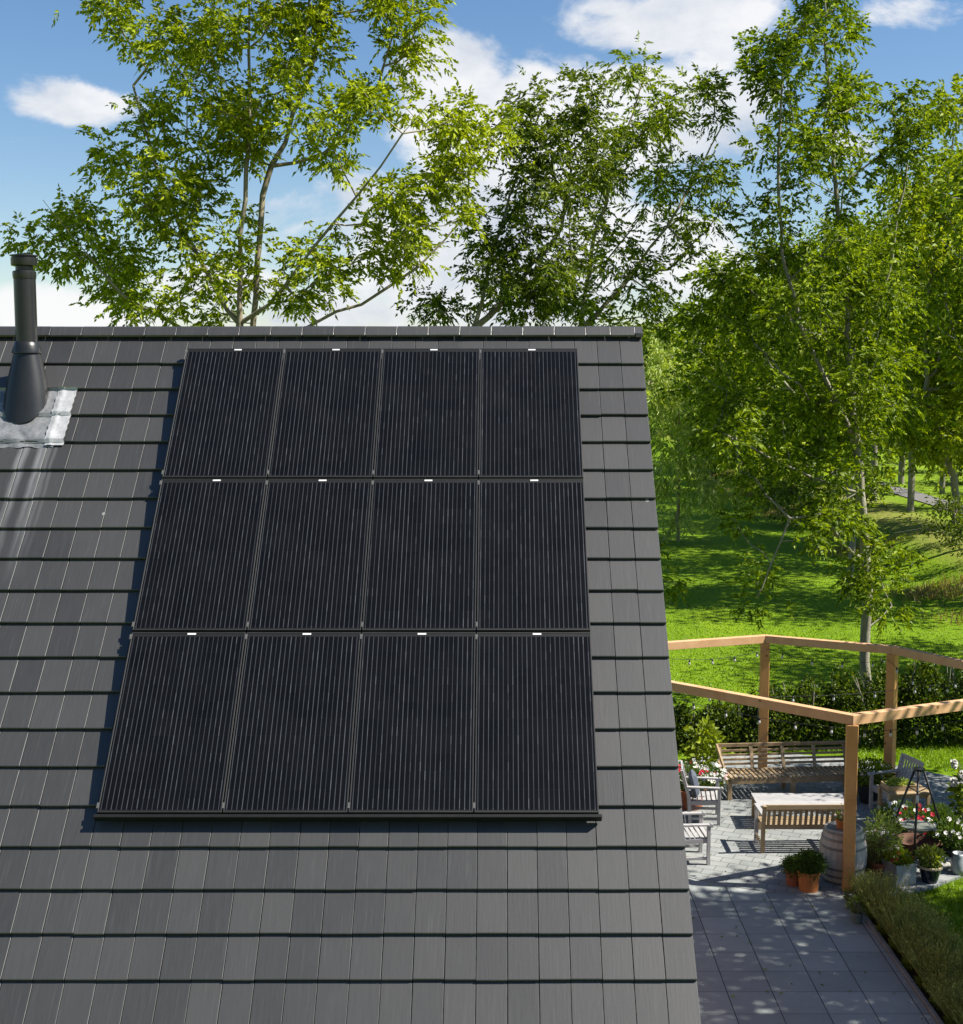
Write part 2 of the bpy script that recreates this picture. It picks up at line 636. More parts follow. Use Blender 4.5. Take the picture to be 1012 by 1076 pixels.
    for i in range(ns + 1):
        for j in range(nx + 1):
            x = xa + (xb - xa) * j / nx
            s = sb + (sa - sb) * i / ns
            # drape over the courses
            ph = ((s - ROW_BOT) / GAUGE) % 1.0
            h = 0.006 + 0.031 * (1 - ph)
            h += 0.011 + rnd.gauss(0, 0.0014) + 0.004 * math.sin(x * 19 + 3 * math.sin(s * 11)) + 0.003 * math.sin(s * 29 + 2 * math.sin(x * 17))
            if i == 0 or j in (0, nx):
                h -= 0.004
            e = 0.010 * math.sin(x * 33) if i in (0, 1) else 0
            V.append((x, s + e, h))
    for i in range(ns):
        for j in range(nx):
            a = i * (nx + 1) + j
            Q.append((a, a + 1, a + nx + 2, a + nx + 1))
    fl = np_mesh('flashing', V, Q, M_LEAD, root, smooth=True)
    fl.matrix_parent_inverse = Matrix.Translation(-Vector(root.location)) @ Mloc
    V, Q = [], []
    for i in range(ns + 1):
        for j in range(11):
            x = xb - 0.09 + 0.19 * j / 10 + 0.004 * math.sin(i * 1.3)
            s = sb + 0.02 + (sa - sb - 0.02) * i / ns
            ph = ((s - ROW_BOT) / GAUGE) % 1.0
            h = 0.020 + 0.031 * (1 - ph) + 0.009 * math.exp(-((j - 2.5) / 1.2) ** 2) + 0.0015 * math.sin(s * 31 + j * 0.6) + rnd.gauss(0, 0.0008) + 0.006
            V.append((x, s, h))
    for i in range(ns):
        for j in range(10):
            a = i * 11 + j
            Q.append((a, a + 1, a + 12, a + 11))
    st = np_mesh('flashing_strip', V, Q, M_LEAD2, root, smooth=True)
    st.matrix_parent_inverse = Matrix.Translation(-Vector(root.location)) @ Mloc
    return root


HOUSE = build_house()


def build_flue():
    B = O + Vector((1, 0, 0)) * fx0 + U * fs0 + N * 0.03
    top = AY(32, 268, B.y).z
    zc = AY(32, 371, B.y).z      # lower edge of the collar
    zn = AY(32, 287, B.y).z      # under the cap
    root = empty('flue_pipe', tuple(B), 0, 'black metal flue pipe with flared base and cap at the left of the roof', 'flue pipe')
    z = lambda v: v - B.z
    mb = MB()
    mb.lathe([(0.108, z(zc) - 0.02), (0.108, z(zn) - 0.06), (0.112, z(zn) - 0.058), (0.116, z(zn) - 0.03), (0.116, z(zn) + 0.012), (0.108, z(zn) + 0.020), (0.086, z(zn) + 0.022), (0.086, z(top) - 0.09)], 40)
    mb.build('pipe', M_FLUE, root, smooth=True, auto=True)
    mb = MB()
    mb.lathe([(0.128, z(zc) - 0.008), (0.150, z(zc)), (0.150, z(zc) + 0.012), (0.128, z(zc) + 0.075), (0.116, z(zc) + 0.11), (0.109, z(zc) + 0.115)], 40)
    mb.build('collar', M_FLUE, root, smooth=True, auto=True)
    mb = MB()
    ct = z(top)
    mb.lathe([(0.10, ct - 0.115), (0.126, ct - 0.108), (0.129, ct - 0.095), (0.129, ct - 0.03), (0.120, ct - 0.024), (0.120, ct - 0.016), (0.138, ct - 0.012), (0.138, ct - 0.002), (0.07, ct + 0.006), (0.07, ct + 0.012), (0.0, ct + 0.014)], 40)
    mb.build('cap', M_FLUE, root, smooth=True, auto=True)
    # flared skirt: circle at the collar, ellipse on the roof slope
    V, Q = [], []
    n, m = 48, 14
    for i in range(m + 1):
        t = i / m
        for k in range(n):
            a = 2 * math.pi * k / n
            tp = Vector((0.132 * math.cos(a), 0.132 * math.sin(a), z(zc)))
            e = Vector((1, 0, 0)) * 0.222 * math.cos(a) + U * (0.32 * math.sin(a) - 0.11) + N * 0.012
            tt = t
            p = tp.lerp(e, tt)
            # the skirt is a slightly concave flare
            f = 1 + 0.05 * math.sin(math.pi * t)
            V.append((p.x * f, p.y * 1.0, p.z))
    for i in range(m):
        for k in range(n):
            Q.append((i * n + k, (i + 1) * n + k, (i + 1) * n + (k + 1) % n, i * n + (k + 1) % n))
    np_mesh('flared_skirt', V, Q, M_FLUE, root, smooth=True)


build_flue()

# ------------------------------------------------------------------ solar panels
PW, PL, GAPP = 1.009, 1.708, 0.011
PITX, PITY = PW + GAPP, PL + 0.020


def build_panels():
    x_left = (101.6 - 528) / 1400 * (DK / (854 + 1340))
    hh = PANEL_H
    proto = empty('solar_panel', (0, 0, 0), rot=ROOF_ROT)
    fw, fh = 0.011, 0.036
    mb = MB()
    mb.box((0, PL / 2 - fw / 2, -fh / 2), (PW, fw, fh))
    mb.box((0, -PL / 2 + fw / 2, -fh / 2), (PW, fw, fh))
    mb.box((-PW / 2 + fw / 2, 0, -fh / 2), (fw, PL - 2 * fw, fh))
    mb.box((PW / 2 - fw / 2, 0, -fh / 2), (fw, PL - 2 * fw, fh))
    mb.build('frame', M_FRAME, proto, bevel=0.0015)
    mb = MB()
    mb.box((0, 0, -0.0055), (PW - 2 * fw - 0.0005, PL - 2 * fw - 0.0005, 0.004))
    # printed black border at the top and bottom edge stands 0.3 mm proud
    mb.build('cell_sheet', M_CELL, proto)
    MB().box((0, PL / 2 - fw - 0.018, -0.00325), (PW - 2 * fw - 0.004, 0.034, 0.0005)).build('border', M_BLACK, proto)
    MB().box((0, -PL / 2 + fw + 0.006, -0.00325), (PW - 2 * fw - 0.004, 0.010, 0.0005)).build('border', M_BLACK, proto)
    mb = MB()
    mb.box((0.03, PL / 2 - fw - 0.006, -0.002), (0.075, 0.020, 0.0015))
    mb.build('sticker', M_STICKER, proto)
    for y in (-PL / 2 + 0.06, PL / 2 - 0.05):
        MB().box((-PW / 2 - 0.002, y, 0.0012), (0.018, 0.05, 0.003)).build('clamp', M_CLAMP, proto)
    rowname = ['bottom', 'middle', 'top']
    colname = ['leftmost', 'second from left', 'third from left', 'rightmost']
    first = True
    for r in range(3):
        for c in range(4):
            o = proto if first else copy_tree(proto)
            first = False
            cx = x_left + PW / 2 + c * PITX
            cs = PL / 2 + r * PITY
            wv = O + Vector((1, 0, 0)) * cx + U * (cs + 0.004) + N * (hh + random.uniform(-0.0015, 0.0015))
            o.location = wv
            tag(o, 'black solar panel, %s in the %s row of the roof array' % (colname[c], rowname[r]), 'solar panel', 'solar panels on the roof')
    # rails: a thing of its own, carried by the roof
    cx = x_left + (4 * PITX - GAPP) / 2
    rt = empty('panel_mounting', tuple(O + Vector((1, 0, 0)) * cx + N * 0.03), 0, 'black mounting rails and skirt under the solar array', 'mounting rails', rot=ROOF_ROT)
    wid = 4 * PITX + 0.02
    for r in range(3):
        for q in (0.35, 1.35):
            mb = MB()
            mb.box((0, q + r * PITY, 0.036), (wid - 0.03, 0.04, 0.055))
            mb.build('rail', M_BLACK, rt)
    mb = MB()
    mb.box((0, -0.022, 0.058), (wid + 0.022, 0.030, 0.082))
    mb.build('skirt', M_BLACK, rt, bevel=0.004)


build_panels()

# ------------------------------------------------------------------ ground
def sstep(a, b, x):
    t = np.clip((x - a) / (b - a), 0, 1)
    return t * t * (3 - 2 * t)


def terrain(x, y):
    x = np.asarray(x, float)
    y = np.asarray(y, float)
    far = sstep(29, 40, y)
    bank = 0.9 * sstep(15.5, 19.0, x - 0.02 * (y - 60)) * far
    ditch = -0.12 * np.exp(-((x - 14.3 - 0.02 * (y - 60)) / 1.3) ** 2) * far
    roll = 0.03 * np.sin(x * 0.23 + 1) * np.sin(y * 0.13) * far
    return bank + ditch + roll - 0.02


def make_grass_mat():
    m, t, out = new_mat('lawn_grass')
    v = co(t)
    n1 = t.noise(v, 0.35, 4, 0.6)
    n2 = t.noise(t.mapping(v, scale=(1, 0.35, 1)), 9, 5, 0.7)
    n3 = t.noise(v, 55, 3, 0.7)
    f = t.math('ADD', t.math('MULTIPLY', n1, 0.35), t.math('ADD', t.math('MULTIPLY', n2, 0.35), t.math('MULTIPLY', n3, 0.3)))
    c = t.ramp(f, [(0.32, (0.075, 0.145, 0.002)), (0.5, (0.145, 0.25, 0.003)), (0.68, (0.23, 0.33, 0.008))])
    sep = t.add('ShaderNodeSeparateXYZ', ins={0: v})
    dry = t.add('ShaderNodeMapRange', ins={'Value': sep.outputs[2], 'From Min': 0.35, 'From Max': 0.8}).outputs[0]
    dry = t.math('MULTIPLY', dry, t.add('ShaderNodeMapRange', ins={'Value': sep.outputs[0], 'From Min': 20.0, 'From Max': 22.0, 'To Min': 1.0, 'To Max': 0.15}).outputs[0])
    dry = t.math('MULTIPLY', dry, t.ramp(n2, [(0.35, 0.1), (0.6, 0.85)]))
    c = t.mix(dry, c, (0.26, 0.21, 0.07))
    principled(t, out, c, 0.85, 0.15, bump=t.math('ADD', n3, n2), bstr=0.8, bdist=0.06)
    return m


M_GRASS = make_grass_mat()
xs = np.unique(np.concatenate([np.linspace(-40, 45, 120), np.linspace(-400, -40, 12), np.linspace(45, 400, 12)]))
ys = np.unique(np.concatenate([np.linspace(-15, 120, 130), np.linspace(120, 900, 20), np.linspace(-60, -15, 4)]))
XX, YY = np.meshgrid(xs, ys)
ZZ = terrain(XX, YY)
vv = np.stack([XX, YY, ZZ], -1).reshape(-1, 3)
nx, ny = len(xs), len(ys)
ii = (np.arange(ny - 1)[:, None] * nx + np.arange(nx - 1)[None]).ravel()
qq = np.stack([ii, ii + 1, ii + nx + 1, ii + nx], 1)
tag(np_mesh('lawn', vv, qq, M_GRASS, smooth=True), kind='structure')

# patio outlines on the ground
FP = Vector((5.03, 19.1, 0))


def make_slab_mat():
    m, t, out = new_mat('large_grey_slabs')
    v = co(t)
    x0 = G(801.8, 1022.3).x
    y0 = G(800, 1022.3).y
    mp = t.mapping(v, loc=(-x0, -y0, 0))
    sep = t.add('ShaderNodeSeparateXYZ', ins={0: mp})
    T = TILE
    ax = t.math('ABSOLUTE', t.math('SUBTRACT', t.math('FRACT', t.math('DIVIDE', sep.outputs[0], T)), 0.5))
    ay = t.math('ABSOLUTE', t.math('SUBTRACT', t.math('FRACT', t.math('DIVIDE', sep.outputs[1], TILEY)), 0.5))
    jx = t.math('GREATER_THAN', ax, 0.489)
    jy = t.math('GREATER_THAN', ay, 0.493)
    j = t.math('MAXIMUM', jx, jy)
    ix = t.math('FLOOR', t.math('DIVIDE', sep.outputs[0], T))
    iy = t.math('FLOOR', t.math('DIVIDE', sep.outputs[1], TILEY))
    wn = t.add('ShaderNodeTexWhiteNoise', noise_dimensions='3D', ins={0: t.add('ShaderNodeCombineXYZ', ins={0: ix, 1: iy, 2: 0.0}).outputs[0]}).outputs[0]
    n1 = t.noise(v, 1.6, 6, 0.65)
    n2 = t.noise(v, 120, 3, 0.7)
    f = t.math('ADD', t.math('MULTIPLY', wn, 0.3), t.math('ADD', t.math('MULTIPLY', n1, 0.45), t.math('MULTIPLY', n2, 0.25)))
    c = t.ramp(f, [(0.25, (0.185, 0.208, 0.205)), (0.75, (0.30, 0.325, 0.312))])
    # lichen marks
    li = t.ramp(t.noise(v, 5.5, 6, 0.8), [(0.66, 0.0), (0.72, 0.5)])
    c = t.mix(li, c, (0.36, 0.34, 0.30))
    c = t.mix(j, c, (0.035, 0.035, 0.035))
    hh = t.math('SUBTRACT', t.math('MULTIPLY', n2, 0.15), j)
    principled(t, out, c, 0.75, 0.3, bump=hh, bstr=0.5, bdist=0.006)
    return m


TILE = (G(846.9, 1022.3).x - G(755.2, 1022.3).x) / 2
TILEY = (G(800, 948.6).y - G(800, 1067.3).y) / 6


def make_block_mat():
    m, t, out = new_mat('small_grey_pavers')
    v = t.mapping(co(t), rot=(0, 0, R(24)))
    b = t.add('ShaderNodeTexBrick', offset=0.5)
    t.l.new(v, b.inputs['Vector'])
    b.inputs['Scale'].default_value = 1.0
    b.inputs['Brick Width'].default_value = 0.30
    b.inputs['Row Height'].default_value = 0.20
    b.inputs['Mortar Size'].default_value = 0.006
    b.inputs['Mortar Smooth'].default_value = 0.3
    b.inputs['Bias'].default_value = 0.0
    b.inputs['Color1'].default_value = (0.19, 0.205, 0.20, 1)
    b.inputs['Color2'].default_value = (0.255, 0.265, 0.255, 1)
    b.inputs['Mortar'].default_value = (0.085, 0.085, 0.08, 1)
    n = t.noise(v, 2.4, 6, 0.65)
    n2 = t.noise(v, 70, 3, 0.7)
    c = t.mix(1.0, b.outputs['Color'], t.ramp(t.math('MULTIPLY_ADD', n2, 0.4, t.math('MULTIPLY', n, 0.6)), [(0.3, 0.75), (0.7, 1.2)]), 'MULTIPLY')
    hh = t.math('SUBTRACT', t.math('MULTIPLY', n2, 0.2), b.outputs['Fac'])
    principled(t, out, c, 0.8, 0.3, bump=hh, bstr=0.8, bdist=0.01)
    return m


M_SLAB = make_slab_mat()
M_BLOCK = make_block_mat()
M_KERB = noisy('grey_kerb', (0.12, 0.125, 0.13), (0.22, 0.225, 0.23), 8)
M_SOIL = noisy('dark_soil', (0.016, 0.011, 0.007), (0.05, 0.035, 0.022), 18, 0.95, 0.1, bstr=1.0, bdist=0.04)


def flat(name, pts, z, mat, z0=None):
    mb = MB()
    mb.poly([(p[0], p[1]) for p in pts], z - 0.10 if z0 is None else z0, z)
    o = mb.build(name, mat)
    return tag(o, kind='structure')


K1, K2 = G(891, 944), G(990, 1085)
kd = (K2 - K1).normalized()
K3 = K1 + kd * 14
flat('paving', [(1.2, 6), (K3.x, K3.y), (K1.x, K1.y), (K1.x - 0.2, K1.y + 1.6), (1.2, K1.y + 3)], 0.022, M_SLAB)
# round paved seating area
cen = (5.35, 22.7)
edge = [(725, 924), (760, 932), (800, 938), (845, 943), (893, 945.5)]
pts = [tuple(G(a, b).xy) for a, b in edge]
right = [(930, 944), (972, 936), (1012, 921)]
pts += [tuple(G(a, b).xy) for a, b in right]
pts += [(8.5, 20.7), (9.4, 21.8), (9.5, 23.2), (8.6, 24.6), (7.3, 25.7), (5.8, 26.2), (4.0, 26.0), (2.4, 25.2), (1.2, 23.9), (0.9, 22.2), (1.4, 20.6)]
flat('patio', pts, 0.030, M_BLOCK)
# kerb stones between paving and bed
mb = MB()
sd = Vector((kd.y, -kd.x, 0))
if sd.x < 0:
    sd = -sd
L = 0
rk = random.Random(2)
while L < 12:
    a = K1 + kd * (L + 0.004) + sd * 0.03
    b = K1 + kd * (L + 0.992) + sd * 0.03
    mb.bar(a + Vector((0, 0, 0.0)), b, 0.055, 0.13 + rk.uniform(-.004, .004))
    L += 1.0
tag(mb.build('kerb', M_KERB, bevel=0.006), kind='structure')
# planting bed right of the kerb
bedw = 0.68
B1 = K1 + sd * 0.06
flat('flower_bed', [tuple((B1 - kd * 0.3).xy), tuple((B1 + kd * 12).xy), tuple((B1 + kd * 12 + sd * bedw).xy), tuple((B1 - kd * 0.3 + sd * bedw).xy)], 0.012, M_SOIL)
# road between the avenue rows
M_ROAD = noisy('pale_asphalt', (0.10, 0.097, 0.093), (0.16, 0.155, 0.148), 4, 0.9)
V, Q = [], []
for i, y in enumerate(np.linspace(30, 160, 60)):
    for xo in (22.6, 23.5, 24.3):
        V.append((xo + 0.02 * (y - 60), y, float(terrain(xo + 0.02 * (y - 60), y)) + 0.05))
for i in range(59):
    for j in range(2):
        a = i * 3 + j
        Q.append((a, a + 1, a + 4, a + 3))
tag(np_mesh('road', V, Q, M_ROAD, smooth=True), kind='structure')


# ------------------------------------------------------------------ foliage generators
def unit(a):
    return a / np.maximum(np.linalg.norm(a, axis=-1, keepdims=True), 1e-9)


def leaflets(base, dirs, L, W, rng, fold=0.25):
    """one rhombic leaf per row: base points, directions; returns verts, quads"""
    n = len(base)
    dirs = unit(dirs)
    rv = rng.normal(size=(n, 3))
    rv += np.array([0.55, -0.25, 0.55])   # blades turn towards the light
    side = unit(np.cross(dirs, rv))
    nrm = np.cross(side, dirs)
    l = (L * rng.uniform(0.55, 1.35, n))[:, None]
    w = (W * rng.uniform(0.8, 1.2, n))[:, None]
    v0 = base
    v1 = base + dirs * l * 0.42 + side * w * 0.5 + nrm * w * fold
    v2 = base + dirs * l - np.array([0, 0, 1.0]) * l * 0.12
    v3 = base + dirs * l * 0.42 - side * w * 0.5 + nrm * w * fold
    V = np.stack([v0, v1, v2, v3], 1).reshape(-1, 3)
    Q = np.arange(n * 4).reshape(n, 4)
    return V, Q


def compound(base, dirs, nl, rl, L, W, rng):
    """pinnate leaves: nl pairs + terminal leaflet along a drooping rachis of length rl"""
    dirs = unit(dirs)
    n = len(base)
    side = unit(np.cross(dirs, np.array([0, 0, 1.0]) + 0.35 * rng.normal(size=(n, 3))))
    B, D = [], []
    for k in range(nl):
        t = 0.25 + 0.7 * k / nl
        p = base + dirs * rl * t - np.array([0, 0, 1.0]) * rl * 0.15 * t * t
        for s in (-1, 1):
            B.append(p)
            D.append(dirs * 0.55 + side * s * 0.8 + np.array([0, 0, -0.25]) + 0.15 * rng.normal(size=(n, 3)))
    B.append(base + dirs * rl - np.array([0, 0, 1.0]) * rl * 0.25)
    D.append(dirs + np.array([0, 0, -0.35]))
    return leaflets(np.concatenate(B), np.concatenate(D), L, W, rng)


def tubes(A, Bp, ra, rb, n=5):
    A, Bp = np.asarray(A, float), np.asarray(Bp, float)
    d = unit(Bp - A)
    ref = np.where(np.abs(d[:, 2:3]) > 0.9, np.array([[1.0, 0, 0]]), np.array([[0, 0, 1.0]]))
    s = unit(np.cross(d, ref))
    u = np.cross(d, s)
    m = len(A)
    rings = []
    for P, r in ((A, ra), (Bp, rb)):
        for k in range(n):
            a = 2 * math.pi * k / n
            rings.append(P + (s * math.cos(a) + u * math.sin(a)) * np.asarray(r)[:, None])
    V = np.stack(rings, 1).reshape(-1, 3)
    b = np.arange(m)[:, None] * 2 * n
    Q = np.concatenate([np.concatenate([b + k, b + (k + 1) % n, b + n + (k + 1) % n, b + n + k], 1) for k in range(n)])
    return V, Q


def grow(stems, targets, rng, seg=0.45, r0=0.006, tr=0.12, up_pen=1.2, wob=0.06, power=0.5):
    """stems: list of polylines (numpy) ; first is the trunk, others start on it. targets: twig ends.
    Returns segments (A,B,ra,rb)."""
    P, par = [], []

    def addline(pts, parent):
        for p in pts:
            P.append(np.array(p, float))
            par.append(parent)
            parent = len(P) - 1
        return parent
    for i, s in enumerate(stems):
        s = np.asarray(s, float)
        # subdivide
        out = [s[0]]
        for a, b in zip(s[:-1], s[1:]):
            k = max(1, int(np.linalg.norm(b - a) / seg))
            for j in range(1, k + 1):
                q = a + (b - a) * j / k
                if j < k:
                    q = q + rng.normal(size=3) * wob * 0.5
                out.append(q)
        if i == 0:
            addline(out, -1)
        else:
            A = np.array(P)
            j = int(np.argmin(np.linalg.norm(A - out[0], axis=1)))
            addline(out[1:], j)
    base = np.array(P)
    targets = np.asarray(targets, float)
    dd = np.array([np.min(np.linalg.norm(base - t, axis=1)) for t in targets])
    cap = len(P) + len(targets) * 12 + 10
    arr = np.zeros((cap, 3))
    arr[:len(P)] = base
    cnt = len(P)
    ends = []
    for t in targets[np.argsort(dd)]:
        A = arr[:cnt]
        v = t - A
        d = np.linalg.norm(v, axis=1)
        cost = d + up_pen * np.maximum(0, A[:, 2] - t[2] + 0.35 * d)
        # do not hang everything off the very bottom of the trunk
        j = int(np.argmin(cost))
        a = A[j].copy()
        L = np.linalg.norm(t - a)
        k = int(min(10, max(2, round(L / seg))))
        parent = j
        bow = np.array([0, 0, 1.0]) * 0.10 * L
        for q in range(1, k + 1):
            s = q / k
            p = a + (t - a) * s + bow * math.sin(math.pi * s) * -0.6 + (rng.normal(size=3) * wob * L * 0.4 if q < k else 0)
            arr[cnt] = p
            P.append(p)
            par.append(parent)
            parent = cnt
            cnt += 1
        ends.append((parent, unit(t - a)))
    nn = len(P)
    w = np.zeros(nn)
    for e, _ in ends:
        w[e] += 1
    w[w == 0] += 0.15
    for i in range(nn - 1, 0, -1):
        if par[i] >= 0:
            w[par[i]] += w[i] * (1.0 if w[i] >= 1 else 0.4)
    r = r0 * np.power(np.maximum(w, 0.5), power)
    r = r * min(1.0, tr / r.max()) if r.max() > tr else r * (tr / r.max()) ** 0.5
    idx = [i for i in range(nn) if par[i] >= 0]
    A = np.array([P[par[i]] for i in idx])
    B = np.array([P[i] for i in idx])
    ra = np.array([min(r[par[i]], r[i] * 1.35) for i in idx])
    rb = np.array([r[i] for i in idx])
    E = np.array([P[e] for e, _ in ends])
    Dr = np.array([d for _, d in ends])
    return A, B, ra, rb, E, Dr


def blob_targets(blobs, Y0, dY, dens, rng, terr=0.0):
    """blobs: (px, py, rx, ry) lobes of the crown as seen; spread in depth by dY around Y0."""
    out = []
    for (px, py, rx, ry) in blobs:
        n = max(1, int(dens * rx * ry / 1000 + rng.random()))
        for _ in range(n):
            while True:
                a, b, c = rng.uniform(-1, 1, 3)
                if a * a + b * b + c * c < 1:
                    break
            out.append(tuple(AY(px + a * rx, py + b * ry, Y0 + c * dY * min(1.0, rx / 60 + 0.35))))
    return out


def crown_mesh(E, Dr, root, mat, rng, per=14, rad=0.42, kind='ash', L=0.125, W=0.050, rl=0.30, nl=4, droop=0.35, name='crown', trunkxy=None):
    n = len(E)
    sz = rng.uniform(0.65, 1.3, n)
    C = np.repeat(E, per, 0)
    SZ = np.repeat(sz, per)
    D = np.repeat(Dr, per, 0)
    off = rng.normal(size=(n * per, 3)) * np.array([0.55, 0.55, 0.42]) * rad * SZ[:, None]
    base = C + off - D * rad * 0.35
    d = unit(off) * 0.9 + D * 0.5 + rng.normal(size=off.shape) * 0.45 + np.array([0, 0, -droop])
    if kind == 'ash':
        V, Q = compound(base, d, nl, rl, L, W, rng)
    else:
        V, Q = leaflets(base, d, L, W, rng)
    return np_mesh(name, V, Q, mat, root, origin=root.location if root else None)


def tree(name, label, blobs, Y0, dY, stems, bark, leaf, dens=1.0, seed=1, tr=0.13, per=14, rad=0.42, cat='tree', extra=None, **kw):
    rng = np.random.default_rng(seed)
    base = Vector(stems[0][0])
    root = empty(name, tuple(base), 0, label, cat, kw.pop('group', None))
    T = blob_targets(blobs, Y0, dY, dens, rng)
    if extra:
        T += extra
    A, B, ra, rb, E, Dr = grow(stems, T, rng, tr=tr)
    V, Q = tubes(A, B, ra, rb, 6)
    np_mesh('trunk', V, Q, bark, root, smooth=True, origin=base)
    crown_mesh(E, Dr, root, leaf, rng, per=per, rad=rad, **kw)
    return root


M_BARK = noisy('ash_bark', (0.15, 0.13, 0.085), (0.36, 0.31, 0.21), 5, 0.9, 0.2, stretch=(1, 1, 0.35), bstr=0.6, bdist=0.02)
M_BARKG = noisy('grey_bark', (0.12, 0.11, 0.085), (0.32, 0.30, 0.23), 4, 0.9, 0.2, stretch=(1, 1, 0.4), bstr=0.8, bdist=0.03)
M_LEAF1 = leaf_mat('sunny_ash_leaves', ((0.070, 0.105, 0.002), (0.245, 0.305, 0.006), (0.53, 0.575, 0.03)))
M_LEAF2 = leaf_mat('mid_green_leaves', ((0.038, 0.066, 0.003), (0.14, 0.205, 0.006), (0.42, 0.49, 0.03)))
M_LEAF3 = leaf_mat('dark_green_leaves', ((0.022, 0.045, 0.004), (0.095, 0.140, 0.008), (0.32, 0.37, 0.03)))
M_LEAF4 = leaf_mat('silver_green_leaves', ((0.17, 0.23, 0.05), (0.33, 0.41, 0.09), (0.52, 0.58, 0.20)))
M_HEDGE = leaf_mat('hedge_leaves', ((0.018, 0.036, 0.004), (0.048, 0.082, 0.006), (0.19, 0.23, 0.02)), trans=0.35)


def pl(pts, Y):
    """polyline from (px, py[, Y]) on a tree standing at depth Y; a z given as 'g' means the ground"""
    out = []
    for p in pts:
        yy = p[2] if len(p) > 2 else Y
        out.append(tuple(AY(p[0], p[1], yy)))
    return out


def ground_base(px, Y):
    p = AY(px, 400, Y)
    return (p.x, p.y, float(terrain(p.x, p.y)))


# left ash with two stems
Y = 23.0
st = [[ground_base(246, Y)] + pl([(250, 420), (252, 340), (253, 280), (258, 210), (262, 120), (262, 20), (258, -80)], Y),
      [ground_base(246, Y)] + pl([(262, 400, 23.3), (266, 340, 23.4), (270, 280, 23.5), (276, 205, 23.6), (300, 150, 23.8), (330, 60, 24), (350, -40, 24.2)], Y),
      pl([(262, 345, 23.1), (300, 300, 22.6), (350, 235, 22.2), (400, 175, 22), (450, 110, 21.8)], Y),
      pl([(252, 350), (225, 300, 23.3), (190, 240, 23.6), (165, 180, 23.8), (140, 90, 24)], Y),
      pl([(262, 380), (330, 340, 23.4), (380, 320, 23.6), (440, 280, 23.8), (490, 225, 24)], Y),
      pl([(250, 400), (200, 350, 22.7), (140, 320, 22.4), (90, 265, 22.2), (45, 210, 22)], Y)]
blobs = [(260, 30, 90, 60), (160, 30, 55, 40), (120, 5, 60, 20), (350, 25, 80, 50), (430, 25, 50, 40), (240, 110, 75, 50), (160, 95, 40, 40), (330, 110, 60, 40),
         (400, 110, 45, 40), (470, 105, 45, 35), (505, 150, 40, 50), (230, 170, 70, 40), (165, 165, 30, 40), (350, 180, 35, 30), (420, 190, 50, 40), (490, 215, 35, 40),
         (215, 225, 60, 35), (130, 195, 28, 45), (125, 160, 18, 25), (215, 280, 60, 40), (160, 255, 40, 25), (75, 235, 30, 28), (95, 275, 40, 28), (40, 250, 25, 15), (130, 305, 30, 20), (145, 325, 30, 14),
         (180, 325, 30, 12), (220, 320, 30, 18), (330, 265, 30, 30), (400, 240, 50, 30), (370, 290, 50, 28), (330, 315, 40, 22), (445, 265, 40, 25), (180, 200, 30, 30),
         (260, -60, 160, 40), (400, -40, 90, 40), (135, -40, 60, 30), (80, 240, 32, 26), (105, 285, 34, 22), (150, 315, 34, 16), (60, 265, 26, 16)]
tree('ash_tree', 'tall twin-stemmed ash tree with sunlit yellow-green leaves behind the left half of the roof', blobs, 23.2, 2.2, st, M_BARK, M_LEAF1, dens=2.9, seed=3, tr=0.105, per=31, rad=0.30, L=0.108, W=0.052, rl=0.24, droop=0.12)

# dark tree left of centre
Y = 27.0
st = [[ground_base(480, Y)] + pl([(490, 400), (498, 345), (512, 290, 27.2), (530, 230, 27.4), (548, 160, 27.5), (575, 100, 27.6)], Y),
      pl([(495, 360), (470, 330), (440, 320)], Y),
      pl([(498, 350), (545, 300, 27.4), (590, 240, 27.8), (600, 180, 28)], Y)]
blobs = [(560, 140, 30, 60), (610, 110, 22, 40), (600, 190, 40, 45), (545, 220, 38, 45), (520, 280, 32, 45), (570, 270, 40, 40), (600, 300, 40, 40), (530, 320, 40, 25), (590, 150, 30, 40), (470, 325, 26, 12), (440, 322, 14, 8)]
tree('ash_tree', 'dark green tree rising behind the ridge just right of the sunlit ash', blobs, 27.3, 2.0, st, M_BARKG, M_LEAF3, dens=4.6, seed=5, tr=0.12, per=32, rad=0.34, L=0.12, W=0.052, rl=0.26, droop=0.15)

# centre tree, feathery top
Y = 29.5
st = [[ground_base(600, Y)] + pl([(606, 420), (610, 345), (622, 260), (640, 190), (665, 120), (680, 70)], Y),
      pl([(610, 350), (655, 300, 29.8), (700, 240, 30), (735, 180, 30.2), (760, 130, 30.3)], Y),
      pl([(607, 380), (600, 300), (606, 220), (612, 140)], Y)]
blobs = [(665, 90, 22, 32), (655, 140, 38, 35), (700, 120, 35, 35), (745, 110, 28, 35), (690, 180, 45, 35), (755, 165, 25, 38), (640, 210, 40, 40), (720, 230, 38, 30), (650, 270, 40, 35), (690, 290, 30, 30), (630, 320, 40, 22), (690, 330, 26, 14), (700, 580, 16, 10), (704, 610, 14, 8)]
tree('ash_tree', 'feathery green ash tree with a pointed top behind the middle of the ridge', blobs, 29.8, 2.2, st, M_BARK, M_LEAF2, dens=4.0, seed=8, tr=0.12, per=30, rad=0.35, L=0.13, W=0.05, rl=0.27, droop=0.3)

